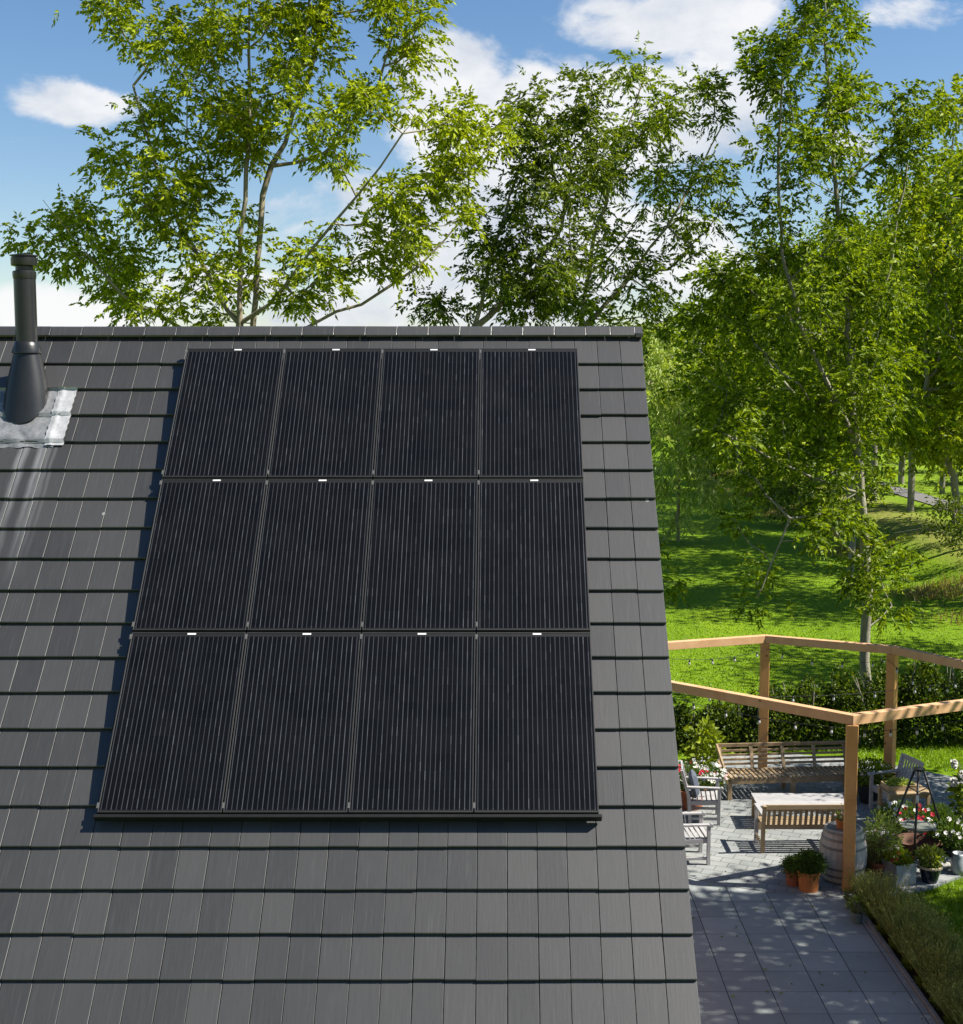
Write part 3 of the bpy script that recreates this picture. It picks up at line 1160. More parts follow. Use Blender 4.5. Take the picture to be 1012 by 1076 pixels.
# pale drooping tree at the roof verge
Y = 62.0
st = [[ground_base(715, Y)] + pl([(714, 470), (712, 420), (708, 390), (700, 360)], Y),
      pl([(714, 450), (730, 480, 61), (750, 505, 60), (775, 525, 59)], Y)]
blobs = [(700, 372, 26, 22), (705, 425, 28, 26), (715, 460, 24, 28), (725, 500, 18, 24), (695, 480, 16, 40), (755, 515, 22, 14), (775, 530, 18, 8), (698, 535, 10, 20), (740, 400, 22, 24), (690, 395, 20, 30)]
tree('weeping_tree', 'pale silvery green drooping tree beside the right edge of the roof', blobs, 61.5, 3, st, M_BARK, M_LEAF4, dens=8.5, seed=12, tr=0.16, per=22, rad=0.8, L=0.30, W=0.085, rl=0.55, droop=1.1)

# main right tree
Y = 29.0
tb = ground_base(914, Y)
st = [[tb] + pl([(911, 720), (911, 640), (908, 560), (900, 470), (893, 380), (890, 300), (880, 220), (872, 120), (868, 20), (865, -60)], Y),
      pl([(900, 470), (868, 400, 28.6), (840, 340, 28.4), (822, 270, 28.2), (818, 180, 28), (822, 80, 28), (830, 10, 28)], Y),
      pl([(893, 380), (930, 300, 29.5), (950, 200, 29.8), (956, 130, 30)], Y),
      pl([(905, 520), (850, 500, 28.2), (790, 470, 27.8), (750, 450, 27.6)], Y),
      pl([(908, 600), (865, 540, 28), (830, 545, 27.6), (800, 620, 27.4)], Y),
      pl([(893, 360), (850, 300), (800, 270, 28.5), (760, 262, 28.3)], Y),
      pl([(908, 590), (940, 560, 28.6), (970, 555, 28.4)], Y)]
blobs = [(870, 20, 60, 40), (820, 60, 32, 50), (880, 100, 50, 45), (815, 140, 30, 50), (860, 180, 50, 40), (930, 170, 35, 40), (820, 220, 32, 40), (905, 250, 55, 40), (950, 110, 20, 40), (975, 125, 25, 30),
         (850, 290, 50, 35), (920, 320, 60, 40), (800, 300, 45, 28), (760, 330, 35, 28), (820, 350, 55, 35), (900, 390, 60, 40), (780, 400, 55, 35), (850, 430, 60, 35), (922, 440, 44, 26), (770, 455, 50, 26), (830, 490, 55, 30), (900, 510, 50, 35),
         (860, 550, 40, 28), (922, 582, 30, 24), (900, 600, 26, 22), (925, 625, 26, 22), (950, 600, 22, 18), (800, 540, 30, 12), (810, 590, 22, 14), (792, 628, 18, 8), (760, 490, 25, 12), (870, -40, 80, 30), (785, 270, 30, 12)]
tree('ash_tree', 'tall green tree with grey trunk standing in the lawn behind the pergola', blobs, 28.9, 2.6, st, M_BARKG, M_LEAF2, dens=3.7, seed=21, tr=0.15, per=33, rad=0.36, L=0.118, W=0.064, rl=0.26, droop=0.1)

# broad tree between the tall ash and the avenue
Y = 46.0
st = [[ground_base(897, Y)] + pl([(897, 560), (890, 480), (875, 400), (865, 330), (860, 270)], Y),
      pl([(888, 470), (840, 420, 45), (800, 370, 44.5), (770, 330, 44)], Y),
      pl([(890, 480), (930, 420, 46.5), (950, 350, 47)], Y)]
blobs = [(760, 300, 30, 26), (745, 345, 34, 30), (790, 330, 44, 34), (840, 290, 48, 34), (900, 290, 44, 34), (850, 350, 54, 36), (790, 400, 50, 36), (745, 410, 34, 28), (850, 420, 54, 36), (910, 370, 50, 40),
         (925, 425, 46, 26), (880, 470, 50, 28), (820, 470, 46, 24), (960, 330, 34, 34), (780, 455, 36, 16)]
tree('broad_tree', 'broad bushy tree with dense low crown between the tall ash and the drooping tree', blobs, 46.0, 3.4, st, M_BARKG, M_LEAF2, dens=3.8, seed=27, tr=0.2, per=40, rad=0.62, L=0.185, W=0.10, rl=0.38, droop=0.1)

# right edge tree
Y = 60.0
st = [[ground_base(1006, Y)] + pl([(1005, 560), (1003, 500), (975, 420), (972, 330), (985, 250), (998, 180), (1005, 110)], Y),
      pl([(978, 440), (940, 380, 60.5), (915, 320, 61), (905, 260, 61.2)], Y),
      pl([(978, 400), (1010, 330), (1035, 260)], Y)]
blobs = [(1000, 110, 26, 26), (975, 200, 36, 30), (1015, 190, 30, 50), (960, 260, 40, 35), (1010, 280, 36, 40), (960, 340, 45, 40), (1010, 370, 36, 40), (960, 410, 45, 35), (1000, 440, 40, 35), (955, 455, 40, 16), (1040, 330, 30, 90), (1000, 468, 34, 12)]
tree('ash_tree', 'green tree at the right edge of the picture behind the tallest ash', blobs, 60.3, 4.5, st, M_BARKG, M_LEAF1, dens=6.0, seed=25, tr=0.42, per=38, rad=0.9, L=0.25, W=0.13, rl=0.5, droop=0.1)

# fuller background trees closing the view on the right
BG = [
    (735, 112, [(740, 330, 32, 30), (735, 380, 40, 32), (755, 420, 38, 30), (720, 440, 30, 28), (765, 460, 30, 16), (740, 475, 26, 12)], 'rounded tree with dense crown beyond the lawn beside the drooping tree', M_LEAF2, 31),
    (800, 118, [(800, 310, 36, 30), (790, 360, 48, 34), (815, 400, 48, 34), (790, 440, 44, 28), (820, 470, 36, 16)], 'broad yellow-green tree beyond the lawn left of the tall ash', M_LEAF1, 32),
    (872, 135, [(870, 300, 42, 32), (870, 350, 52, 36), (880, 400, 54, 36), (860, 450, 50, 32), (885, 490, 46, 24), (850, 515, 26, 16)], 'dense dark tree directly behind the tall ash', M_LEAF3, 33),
    (945, 140, [(950, 290, 42, 34), (940, 350, 54, 40), (960, 410, 54, 38), (940, 455, 50, 26), (975, 480, 36, 16)], 'bushy green tree behind the right edge trees', M_LEAF2, 34),
    (1010, 130, [(1010, 250, 34, 40), (1020, 320, 44, 44), (1010, 390, 44, 42), (1015, 445, 40, 24)], 'leafy tree cut off by the right edge of the picture', M_LEAF3, 35),
]
for (px, Y, bl, lab, lm, sd_) in BG:
    gb = ground_base(px, Y)
    t0 = [gb] + pl([(px, bl[-1][1] + 20), (px, bl[2][1]), (bl[0][0], bl[0][1])], Y)
    tree('background_tree', lab, bl, Y, 7, [t0], M_BARKG, lm, dens=5.5, seed=sd_, tr=0.4, per=70, rad=1.7, kind='simple', L=0.62, W=0.40, group='background trees on the right')

# ------------------------------------------------------------------ avenue of tall trees (one tree built, the rest copied)
def local_tree(name, label, cat, group, h, cr, z0, n, seed, bark, leaf, tr=0.22, per=30, rad=0.9, L=0.3, W=0.17, lean=0.0):
    rng = np.random.default_rng(seed)
    root = empty(name, (0, 0, 0), 0, label, cat, group)
    stem = [(0, 0, -0.3), (0.05, 0, 0.4), (0.1, 0.05, h * 0.3), (0.0, 0.1, h * 0.6), (lean, 0, h * 0.92)]
    T = []
    while len(T) < n:
        a, b, c = rng.uniform(-1, 1, 3)
        if a * a + b * b + c * c > 1 or rng.random() > 0.35 + 0.65 * (a * a + b * b + c * c):
            continue
        zz = (z0 + h) / 2 + c * (h - z0) / 2
        wob = 1 + 0.25 * math.sin(5 * math.atan2(b, a) + zz)
        T.append((a * cr * wob, b * cr * wob, zz))
    A, B, ra, rb, E, Dr = grow([stem], T, rng, tr=tr, seg=0.9)
    V, Q = tubes(A, B, ra, rb, 7)
    np_mesh('trunk', V, Q, bark, root, smooth=True)
    crown_mesh(E, Dr, root, leaf, rng, per=per, rad=rad, kind='simple', L=L, W=W)
    return root


av = local_tree('avenue_tree', '', 'tree', 'avenue trees along the road', 16, 3.9, 5.6, 160, 41, M_BARKG, M_LEAF2, tr=0.42, per=48, rad=1.0)
spots = []
ordn = ['first', 'second', 'third', 'fourth', 'fifth', 'sixth', 'seventh', 'eighth', 'ninth', 'tenth', 'eleventh']
rv = random.Random(9)
for i, y in enumerate([33, 44, 52.5, 67.7, 73.5, 80.5, 88, 97, 107, 118]):
    spots.append((20.6 + 0.01 * (y - 60) + rv.uniform(-.2, .2), y, 'near'))
for i, y in enumerate([60, 69, 78, 86, 97, 109]):
    spots.append((25.6 + 0.01 * (y - 60) + rv.uniform(-.2, .2), y, 'far'))
cnt = {'near': 0, 'far': 0}
for i, (x, y, side) in enumerate(spots):
    o = av if i == 0 else copy_tree(av)
    o.location = (x, y, float(terrain(x, y)))
    s = rv.uniform(0.88, 1.12)
    o.scale = (s, s, rv.uniform(0.92, 1.1))
    o.rotation_euler = (0, 0, rv.uniform(0, 6.28))
    tag(o, '%s avenue tree from the house on the %s side of the road' % (ordn[cnt[side]], side))
    cnt[side] += 1

# tree belt far behind the lawn : one massed wood
rng = np.random.default_rng(77)
E, Dr = [], []
for k in range(1500):
    x = rng.uniform(-75, 100)
    y = rng.uniform(165, 190)
    top = 7.0 + 2.0 * math.sin(x * 0.11) + 1.3 * math.sin(x * 0.37 + 1)
    if x > 14:
        top += 5
    z = rng.uniform(0.5, 1) ** 0.7 * top if rng.random() < 0.6 else rng.uniform(0, top)
    E.append((x, y, z))
    Dr.append((0, -0.3, 1.0))
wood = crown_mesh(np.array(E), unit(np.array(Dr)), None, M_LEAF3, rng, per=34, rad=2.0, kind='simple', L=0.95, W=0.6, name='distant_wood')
tag(wood, 'dark far-off wood closing the view beyond the lawn', 'wood', kind='stuff')

# trees standing right of the frame: they throw the dappled shade over the patio
sh = local_tree('garden_tree', '', 'tree', 'garden trees right of the patio', 11.8, 2.6, 5.3, 175, 43, M_BARKG, M_LEAF2, tr=0.16, per=56, rad=0.62, L=0.22, W=0.13)
for i, (x, y, s, lab) in enumerate([(12.2, 13.6, 1.0, 'garden tree right of the lavender bed, the foremost one'), (10.9, 23.2, 0.62, 'small garden tree right of the patio beside the pergola'), (11.8, 16.3, 0.94, 'garden tree right of the patio, nearest the house')]):
    o = sh if i == 0 else copy_tree(sh)
    o.location = (x, y, 0)
    o.scale = (s, s, s)
    o.rotation_euler = (0, 0, i * 2.1)
    tag(o, lab)

# ------------------------------------------------------------------ hedge behind the patio
def hedge(label, pxs, Y, dY, seed, leafm=M_HEDGE, L=0.095, W=0.07):
    """pxs: list of (px, top py) along the hedge"""
    rng = np.random.default_rng(seed)
    n0 = AY(pxs[0][0], 700, Y)
    n1 = AY(pxs[-1][0], 700, Y)
    root = empty('hedge', ((n0.x + n1.x) / 2, Y, 0), 0, label, 'hedge')
    tops = [(AY(a, b, Y).x, AY(a, b, Y).z) for a, b in pxs]
    xs_ = [t[0] for t in tops]
    zs_ = [t[1] for t in tops]
    N_ = int((n1.x - n0.x) * 230 * dY)
    C = []
    for _ in range(N_):
        x = rng.uniform(n0.x, n1.x)
        h = np.interp(x, xs_, zs_) * (0.9 + 0.13 * math.sin(x * 7.3) + 0.08 * math.sin(x * 17 + 1))
        q = rng.uniform(-1, 1)
        z = (0.12 + 0.88 * rng.random() ** 0.75) * h * math.sqrt(max(0.05, 1 - 0.75 * q * q))
        C.append((x, Y + q * dY / 2, z))
    C = np.array(C)
    D = unit(rng.normal(size=C.shape) * 0.5 + np.array([0, -0.2, 0.9]))
    o = crown_mesh(C, D, root, leafm, rng, per=12, rad=0.17, kind='simple', L=L, W=W, droop=-0.3, name='foliage')
    A, B = [], []
    for k in range(int((n1.x - n0.x) * 5)):
        x = rng.uniform(n0.x, n1.x)
        h = np.interp(x, xs_, zs_)
        a = np.array([x, Y + rng.uniform(-.3, .3) * dY, -0.05])
        m = a + np.array([rng.normal() * 0.1, rng.normal() * 0.1, h * 0.5])
        e = m + np.array([rng.normal() * 0.15, rng.normal() * 0.15, h * 0.45])
        A += [a, m]
        B += [m, e]
    V, Q = tubes(A, B, [0.014] * len(A), [0.009] * len(A), 4)
    np_mesh('stems', V, Q, M_BARKG, root, origin=root.location)
    return root


hedge('low dark green hedge behind the long bench, left stretch by the roof', [(690, 738), (720, 742), (760, 735), (800, 722), (818, 715)], 26.9, 0.9, 51)
hedge('dark green hedge behind the patio, middle stretch around the tree trunk', [(815, 716), (850, 712), (890, 706), (930, 700)], 27.1, 1.0, 52)
hedge('taller dark green hedge behind the patio at the right', [(926, 700), (960, 690), (1000, 688), (1060, 684), (1120, 684)], 27.3, 1.1, 53)

# far dry grass tussocks and bank shrubs
M_DRY = leaf_mat('dry_grass', ((0.13, 0.10, 0.03), (0.27, 0.21, 0.07), (0.42, 0.34, 0.13)), trans=0.3, gloss=0.02)
M_BLADE = leaf_mat('grass_blades', ((0.08, 0.145, 0.002), (0.155, 0.26, 0.003), (0.26, 0.36, 0.01)), trans=0.4, gloss=0.03)


def blades(name, pts, hgt, wid, mat, rng, lean=0.35, label=None, cat=None, kind='stuff'):
    pts = np.asarray(pts, float)
    n = len(pts)
    d = unit(np.stack([rng.normal(size=n) * lean, rng.normal(size=n) * lean, np.ones(n)], 1))
    a = rng.uniform(0, math.pi, n)
    s = np.stack([np.cos(a), np.sin(a), np.zeros(n)], 1)
    h = (hgt * rng.uniform(0.5, 1.2, n))[:, None]
    w = (wid * rng.uniform(0.7, 1.3, n))[:, None]
    V = np.stack([pts - s * w / 2, pts + s * w / 2, pts + d * h + s * w * 0.12, pts + d * h - s * w * 0.12], 1).reshape(-1, 3)
    Q = np.arange(n * 4).reshape(n, 4)
    o = np_mesh(name, V, Q, mat)
    return tag(o, label, cat, kind=kind)


rng = np.random.default_rng(61)
# lawn behind the hedge
n = 90000
yy = 28.5 + 60 * rng.random(n) ** 1.7
xx = rng.uniform(0.12, 0.40, n) * yy
keep = xx < 17
xx, yy = xx[keep], yy[keep]
blades('lawn_tufts', np.stack([xx, yy, terrain(xx, yy)], 1), 0.04, 0.03, M_BLADE, rng, 0.5, 'short grass tufts on the long sunny lawn', 'grass')
# near lawn: right of the bed and round the patio
n = 70000
P_ = []
n1 = sd
while True:
    q = rng.random((n, 2))
    X_ = K1.x + 0.2 + q[:, 0] * 6.5
    Y_ = 13.5 + q[:, 1] * 6.8
    # keep only right of the bed and nearer than the patio edge
    rel = (X_ - B1.x) * sd.x + (Y_ - B1.y) * sd.y
    ye = np.interp(X_, [K1.x, G(930, 944).x, G(972, 936).x, G(1012, 921).x, 12], [19.2, G(930, 944).y, G(972, 936).y, G(1012, 921).y, 21])
    k = (rel > bedw) & (Y_ < ye)
    P_ = np.stack([X_[k], Y_[k], np.full(k.sum(), -0.02)], 1)
    break
blades('near_grass', P_, 0.075, 0.010, M_BLADE, rng, 0.45, 'bright green grass beside the lavender bed', 'grass')
n = 26000
X_ = rng.uniform(1.5, 11, n)
Y_ = rng.uniform(25.0, 28.5, n)
k = ((X_ - cen[0]) / 4.25) ** 2 + ((Y_ - cen[1]) / 3.75) ** 2 > 1
blades('back_grass', np.stack([X_[k], Y_[k], np.full(k.sum(), -0.02)], 1), 0.09, 0.014, M_BLADE, rng, 0.45, 'shaded grass between the patio and the hedge', 'grass')
# dry tussocks on the bank
n = 26000
yy = rng.uniform(36, 110, n)
cx_ = 15.9 + 0.02 * (yy - 60) + rng.normal(size=n) * 0.9
cl = np.sin(yy * 1.1) + np.sin(yy * 0.43 + 1) + rng.normal(size=n) * 0.5
k = cl > 0.9
blades('dry_grass', np.stack([cx_[k], yy[k], terrain(cx_[k], yy[k])], 1), 0.34, 0.035, M_DRY, rng, 0.35, 'straw-coloured dry grass along the ditch bank', 'dry grass')

# low bushes on the bank
bs = local_tree('bank_bush', '', 'bush', 'bushes on the ditch bank', 2.2, 1.6, 0.2, 46, 71, M_BARKG, M_LEAF3, tr=0.05, per=26, rad=0.5, L=0.16, W=0.10)
for i, (px, py, s, lab) in enumerate([(840, 545, 1.2, 'dark bush where the bank meets the lawn left of the tall ash'), (815, 528, 1.1, 'farthest dark bush on the bank beside the dry grass'), (740, 500, 1.5, 'dark bush at the far end of the lawn beside the drooping tree'), (1000, 585, 0.9, 'bush at the foot of the nearest avenue trunk')] + [(None, y_, s_, '%s bush along the bank below the near avenue row, counted from the house' % q_) for (y_, s_, q_) in ((50, 0.8, 'first'), (71, 0.9, 'second'), (93, 1.5, 'third'), (102, 1.8, 'fourth'), (114, 2.0, 'fifth'))] + [(-1, y_, s_, '%s bush beyond the road, counted from the house' % q_) for (y_, s_, q_) in ((58, 2.0, 'first'), (64, 2.2, 'second'), (71, 2.1, 'third'), (78, 2.3, 'fourth'), (86, 2.4, 'fifth'), (95, 2.6, 'sixth'), (106, 2.8, 'seventh'))]):
    o = bs if i == 0 else copy_tree(bs)
    if px is None:
        g = Vector((18.4 + 0.02 * (py - 60) + math.sin(py) * 0.7, py, 0))
    elif px == -1:
        g = Vector((30.5 + 0.02 * (py - 60) + math.sin(py) * 1.0, py, 0))
    else:
        g = G(px, py, 0.3)
    o.location = (g.x, g.y, float(terrain(g.x, g.y)))
    o.scale = (s, s, s)
    o.rotation_euler = (0, 0, i * 1.7)
    tag(o, lab)

# ------------------------------------------------------------------ pergola
def wood(name, c1, c2, sc=3, rough=0.65, knots=True):
    m, t, out = new_mat(name)
    v = co(t)
    isl = rnd_island(t)
    off = t.add('ShaderNodeCombineXYZ', ins={0: t.math('MULTIPLY', isl, 13.0), 1: t.math('MULTIPLY', isl, 7.0), 2: t.math('MULTIPLY', isl, 5.0)}).outputs[0]
    vv_ = t.add('ShaderNodeVectorMath', operation='ADD', ins={0: v, 1: off}).outputs[0]
    n1 = t.noise(vv_, sc, 4, 0.6, 0.6)
    n2 = t.noise(vv_, sc * 12, 5, 0.7)
    f = t.math('ADD', t.math('MULTIPLY', n1, 0.55), t.math('ADD', t.math('MULTIPLY', n2, 0.3), t.math('MULTIPLY', isl, 0.15)))
    c = t.ramp(f, [(0.3, c1), (0.7, c2)])
    if knots:
        vo = t.add('ShaderNodeTexVoronoi', ins={'Vector': vv_, 'Scale': 2.6})
        kn = t.ramp(vo.outputs['Distance'], [(0.05, 0.75), (0.085, 0.0)])
        c = t.mix(kn, c, tuple(q * 0.35 for q in c1))
    principled(t, out, c, rough, 0.3, bump=n2, bstr=0.3, bdist=0.004)
    return m


M_DOUG = wood('new_douglas_timber', (0.43, 0.225, 0.10), (0.62, 0.385, 0.21))
M_POST = wood('warm_lit_post_timber', (0.40, 0.185, 0.055), (0.58, 0.31, 0.115))  # oranger copy of the beam timber: warm reflected light put into the colour
M_TEAK = wood('weathered_teak', (0.20, 0.14, 0.075), (0.36, 0.265, 0.155), 5, knots=False)
M_GTEAK = wood('grey_weathered_teak', (0.24, 0.24, 0.245), (0.38, 0.37, 0.36), 5, knots=False)
M_OAK = wood('barrel_oak', (0.28, 0.25, 0.215), (0.54, 0.49, 0.43), 5, knots=False)

post_b = G(893, 942)
Ybeam = post_b.y + 0.08
BT = AY(897, 752.5, Ybeam).z          # top of the ring beam


def ringpt(px, py):
    return G(px, py, BT)


Fv = ringpt(896.5, 752)
B1v = ringpt(803.5, 666.5)
B2v = ringpt(940, 678)
fl = (ringpt(705, 717) - Fv).normalized()
bl_ = (ringpt(703, 673.5) - B1v).normalized()
fr = (ringpt(1012, 737) - Fv).normalized()
br_ = (ringpt(1012, 693) - B2v).normalized()
V1 = Fv + fl * 3.9
V2 = B1v + bl_ * 2.5
R1 = Fv + fr * 3.2
R2 = B2v + br_ * 2.0
print('pergola', BT, Fv, V1, V2, B1v, B2v, R2, R1)
ring = [Fv, R1, R2, B2v, B1v, V2, V1]
ctr = sum(ring, Vector()) / len(ring)
perg = empty('pergola', (ctr.x, ctr.y, 0), 0, 'many-sided pergola ring of new orange-brown timber around the seating area', 'pergola')
po = perg.location
BH, BWd, PWd = 0.145, 0.13, 0.165
m = len(ring)
for i in range(m):
    a, b = ring[i], ring[(i + 1) % m]
    # mitred beam as a prism
    def inner(p, k):
        pa, pb = ring[(k - 1) % m], ring[(k + 1) % m]
        d1 = (p - pa).normalized()
        d2 = (pb - p).normalized()
        n1_ = Vector((-d1.y, d1.x, 0))
        n2_ = Vector((-d2.y, d2.x, 0))
        bis = (n1_ + n2_).normalized()
        return bis * (BWd / max(0.3, bis.dot(n1_)))
    ia = inner(a, i)
    ib = inner(b, (i + 1) % m)
    e = (b - a).normalized() * 0.0015
    ptsx = [a + e, b - e, b + ib - e, a + ia + e]
    mb = MB()
    mb.poly(ptsx, BT - BH, BT)
    mb.build('beam', M_DOUG, perg, origin=po, bevel=0.004)
    c = a + ia * 0.5
    pb_ = ring[(i + 1) % m] - a
    ang = math.atan2(ia.y, ia.x) + math.pi / 2
    mb = MB()
    mb.box((c.x, c.y, (BT - BH - 0.002) / 2), (PWd, PWd, BT - BH - 0.002), Matrix.Rotation(ang, 3, 'Z').to_4x4())
    mb.build('post', M_POST, perg, origin=po, bevel=0.006)

# string lights
M_CABLE = noisy('black_rubber_cable', (0.01, 0.01, 0.01), (0.02, 0.02, 0.02), 10)
mbm, tb_, outb = new_mat('frosted_bulb')
principled(tb_, outb, (0.42, 0.43, 0.43), 0.25, 0.5)
M_BULB = mbm
M_SOCK = noisy('dark_socket', (0.02, 0.02, 0.02), (0.04, 0.04, 0.04), 10)
bulb_me = sock_me = None


def string_light(a, b, sag, n, label):
    global bulb_me, sock_me
    a, b = Vector(a), Vector(b)
    root = empty('string_light', tuple((a + b) / 2), 0, label, 'string lights', 'bulb strings on the pergola')
    o = root.location
    pts = []
    for k in range(25):
        t = k / 24
        p = a.lerp(b, t)
        p.z -= sag * 4 * t * (1 - t)
        pts.append(p - o)
    MB().tube(pts, 0.0045, 5).build('cable', M_CABLE, root, smooth=True)
    for k in range(n):
        t = (k + 0.5) / n
        p = a.lerp(b, t) - o
        p.z -= sag * 4 * t * (1 - t)
        if bulb_me is None:
            q = MB().lathe([(0.0, -0.105), (0.014, -0.10), (0.022, -0.084), (0.022, -0.070), (0.015, -0.048), (0.011, -0.036)], 10).build('bulb', M_BULB, root, smooth=True)
            q2 = MB().lathe([(0.015, -0.042), (0.017, -0.02), (0.012, 0.004)], 8).build('socket', M_SOCK, q, smooth=True)
            bulb_me, sock_me = q.data, q2.data
        else:
            q = bpy.data.objects.new('bulb', bulb_me)
            COL.objects.link(q)
            q.parent = root
            q2 = bpy.data.objects.new('socket', sock_me)
            COL.objects.link(q2)
            q2.parent = q
        q.location = p
        q.rotation_euler = (random.uniform(-.12, .12), random.uniform(-.12, .12), 0)


inn = lambda p, k=0.2: p + (ctr - p).normalized() * k
dz_ = Vector((0, 0, -BH - 0.10))
string_light(inn(Fv) + dz_, inn(V1) + dz_, 0.10, 6, 'string of bulbs under the front beam left of the front post')
string_light(inn(Fv) + dz_ + Vector((0, 0, -.02)), inn(R1) + dz_, 0.12, 6, 'string of bulbs with visible cable right of the front post')
string_light(inn(B1v) + dz_, inn(V2) + dz_, 0.12, 5, 'string of bulbs under the back beam nearest the roof')
string_light(inn(B1v) + dz_, inn(B2v) + dz_, 0.14, 4, 'string of bulbs between the two back posts')
string_light(inn(B2v) + dz_, inn(R2) + dz_, 0.30, 5, 'string of bulbs under the back right beam')
string_light(inn(V1) + dz_, inn(R2) + dz_, 0.20, 8, 'string of bulbs crossing the middle of the pergola')

# ------------------------------------------------------------------ furniture
def Tm(x, y, rz, z=0):
    return (x, y, z), rz


def armchair(label, loc, rz, mat, gz=0.03, group='garden armchairs', W=0.62, cat='armchair'):
    """local: faces -Y"""
    r = empty('garden_armchair', (loc[0], loc[1], gz), rz, label, cat, group)
    D = 0.56
    hx = W / 2 - 0.03
    for sx in (-1, 1):
        MB().box((sx * hx, -D / 2 + 0.03, 0.31), (0.055, 0.055, 0.62)).build('leg', mat, r, bevel=0.004)
        MB().bar((sx * hx, D / 2 - 0.05, 0), (sx * hx, D / 2 - 0.03, 0.45), 0.055, 0.055, up=(0, 1, 0)).bar((sx * hx, D / 2 - 0.03, 0.44), (sx * hx, D / 2 + 0.10, 0.93), 0.055, 0.05, up=(0, 1, 0)).build('leg', mat, r, bevel=0.004)
        mb = MB()
        mb.bar((sx * hx, D / 2 + 0.02, 0.64), (sx * hx, -D / 2 + 0.02, 0.635), 0.075, 0.028)
        mb.tube([(sx * hx - 0.036, -D / 2 - 0.01, 0.627), (sx * hx + 0.036, -D / 2 - 0.01, 0.627)], 0.030, 10)
        mb.build('armrest', mat, r, bevel=0.003)
        MB().bar((sx * hx, -D / 2 + 0.05, 0.10), (sx * hx, D / 2 - 0.06, 0.10), 0.03, 0.04).bar((sx * hx, -D / 2 + 0.05, 0.385), (sx * hx, D / 2 - 0.05, 0.365), 0.03, 0.07).build('side_rail', mat, r)
    MB().box((0, -D / 2 + 0.03, 0.375), (2 * hx - 0.056, 0.03, 0.075)).build('front_rail', mat, r)
    mb = MB()
    for k in range(7):
        y = -D / 2 + 0.04 + k * 0.078
        mb.box((0, y, 0.425 - 0.02 * math.sin(math.pi * k / 6)), (2 * hx - 0.02 if k else 2 * hx - 0.06, 0.058, 0.018))
    mb.build('seat', mat, r, bevel=0.002)
    mb = MB()
    ang = lambda z: D / 2 - 0.03 + (z - 0.44) * 0.265
    mb.bar((-hx + 0.028, ang(0.90), 0.90), (hx - 0.028, ang(0.90), 0.90), 0.026, 0.08)
    mb.bar((-hx + 0.028, ang(0.50), 0.50), (hx - 0.028, ang(0.50), 0.50), 0.026, 0.05)
    for k in range(7):
        x = -hx + 0.065 + k * (2 * hx - 0.13) / 6
        mb.bar((x, ang(0.51), 0.51), (x, ang(0.87), 0.87), 0.042, 0.014, up=(0, 1, 0))
    mb.build('backrest', mat, r, bevel=0.002)
    return r


gA = G(742, 867)
armchair('grey weathered armchair with a blue-grey cushion, next to the flowers by the roof', (gA.x - 0.02, gA.y + 0.22), R(90) - R(6), M_GTEAK)
M_CUSH = noisy('blue_grey_canvas', (0.045, 0.055, 0.075), (0.085, 0.10, 0.13), 14, 0.9)
mb = MB()
V_, Q_ = [], []
nn_ = 10
for sgn in (1, -1):
    for i in range(nn_ + 1):
        for j in range(nn_ + 1):
            u_, w_ = i / nn_ * 2 - 1, j / nn_ * 2 - 1
            th_ = 0.075 * ((1 - u_ ** 4) * (1 - w_ ** 4)) ** 0.5
            pin = 1 - 0.07 * (1 - abs(u_)) * 1.0 * abs(w_) ** 3
            V_.append((u_ * 0.21 * (1 - 0.06 * (1 - w_ * w_) * abs(u_)), sgn * th_, w_ * 0.20 * pin))
for s_ in range(2):
    for i in range(nn_):
        for j in range(nn_):
            a = s_ * (nn_ + 1) ** 2 + i * (nn_ + 1) + j
            q = (a, a + 1, a + nn_ + 2, a + nn_ + 1)
            Q_.append(q if s_ == 0 else q[::-1])
cu = np_mesh('cushion', V_, Q_, M_CUSH, smooth=True)
ca = R(84)
cu.location = (gA.x - 0.02 - 0.16, gA.y + 0.22 + 0.02, 0.03 + 0.63)
cu.rotation_euler = (R(-14), 0, ca)
tag(cu, 'blue-grey square cushion leaning in the grey armchair by the flowers', 'cushion')

gB = G(731, 911)
armchair('pale weathered armchair half hidden by the roof edge, closest to the paving slabs', (gB.x - 0.07, gB.y + 0.28), R(90) + R(4), M_GTEAK)
gC = G(933, 858)
armchair('grey weathered armchair at the right, facing left behind the fire bowl', (gC.x + 0.12, gC.y + 0.15), R(-72), M_GTEAK)


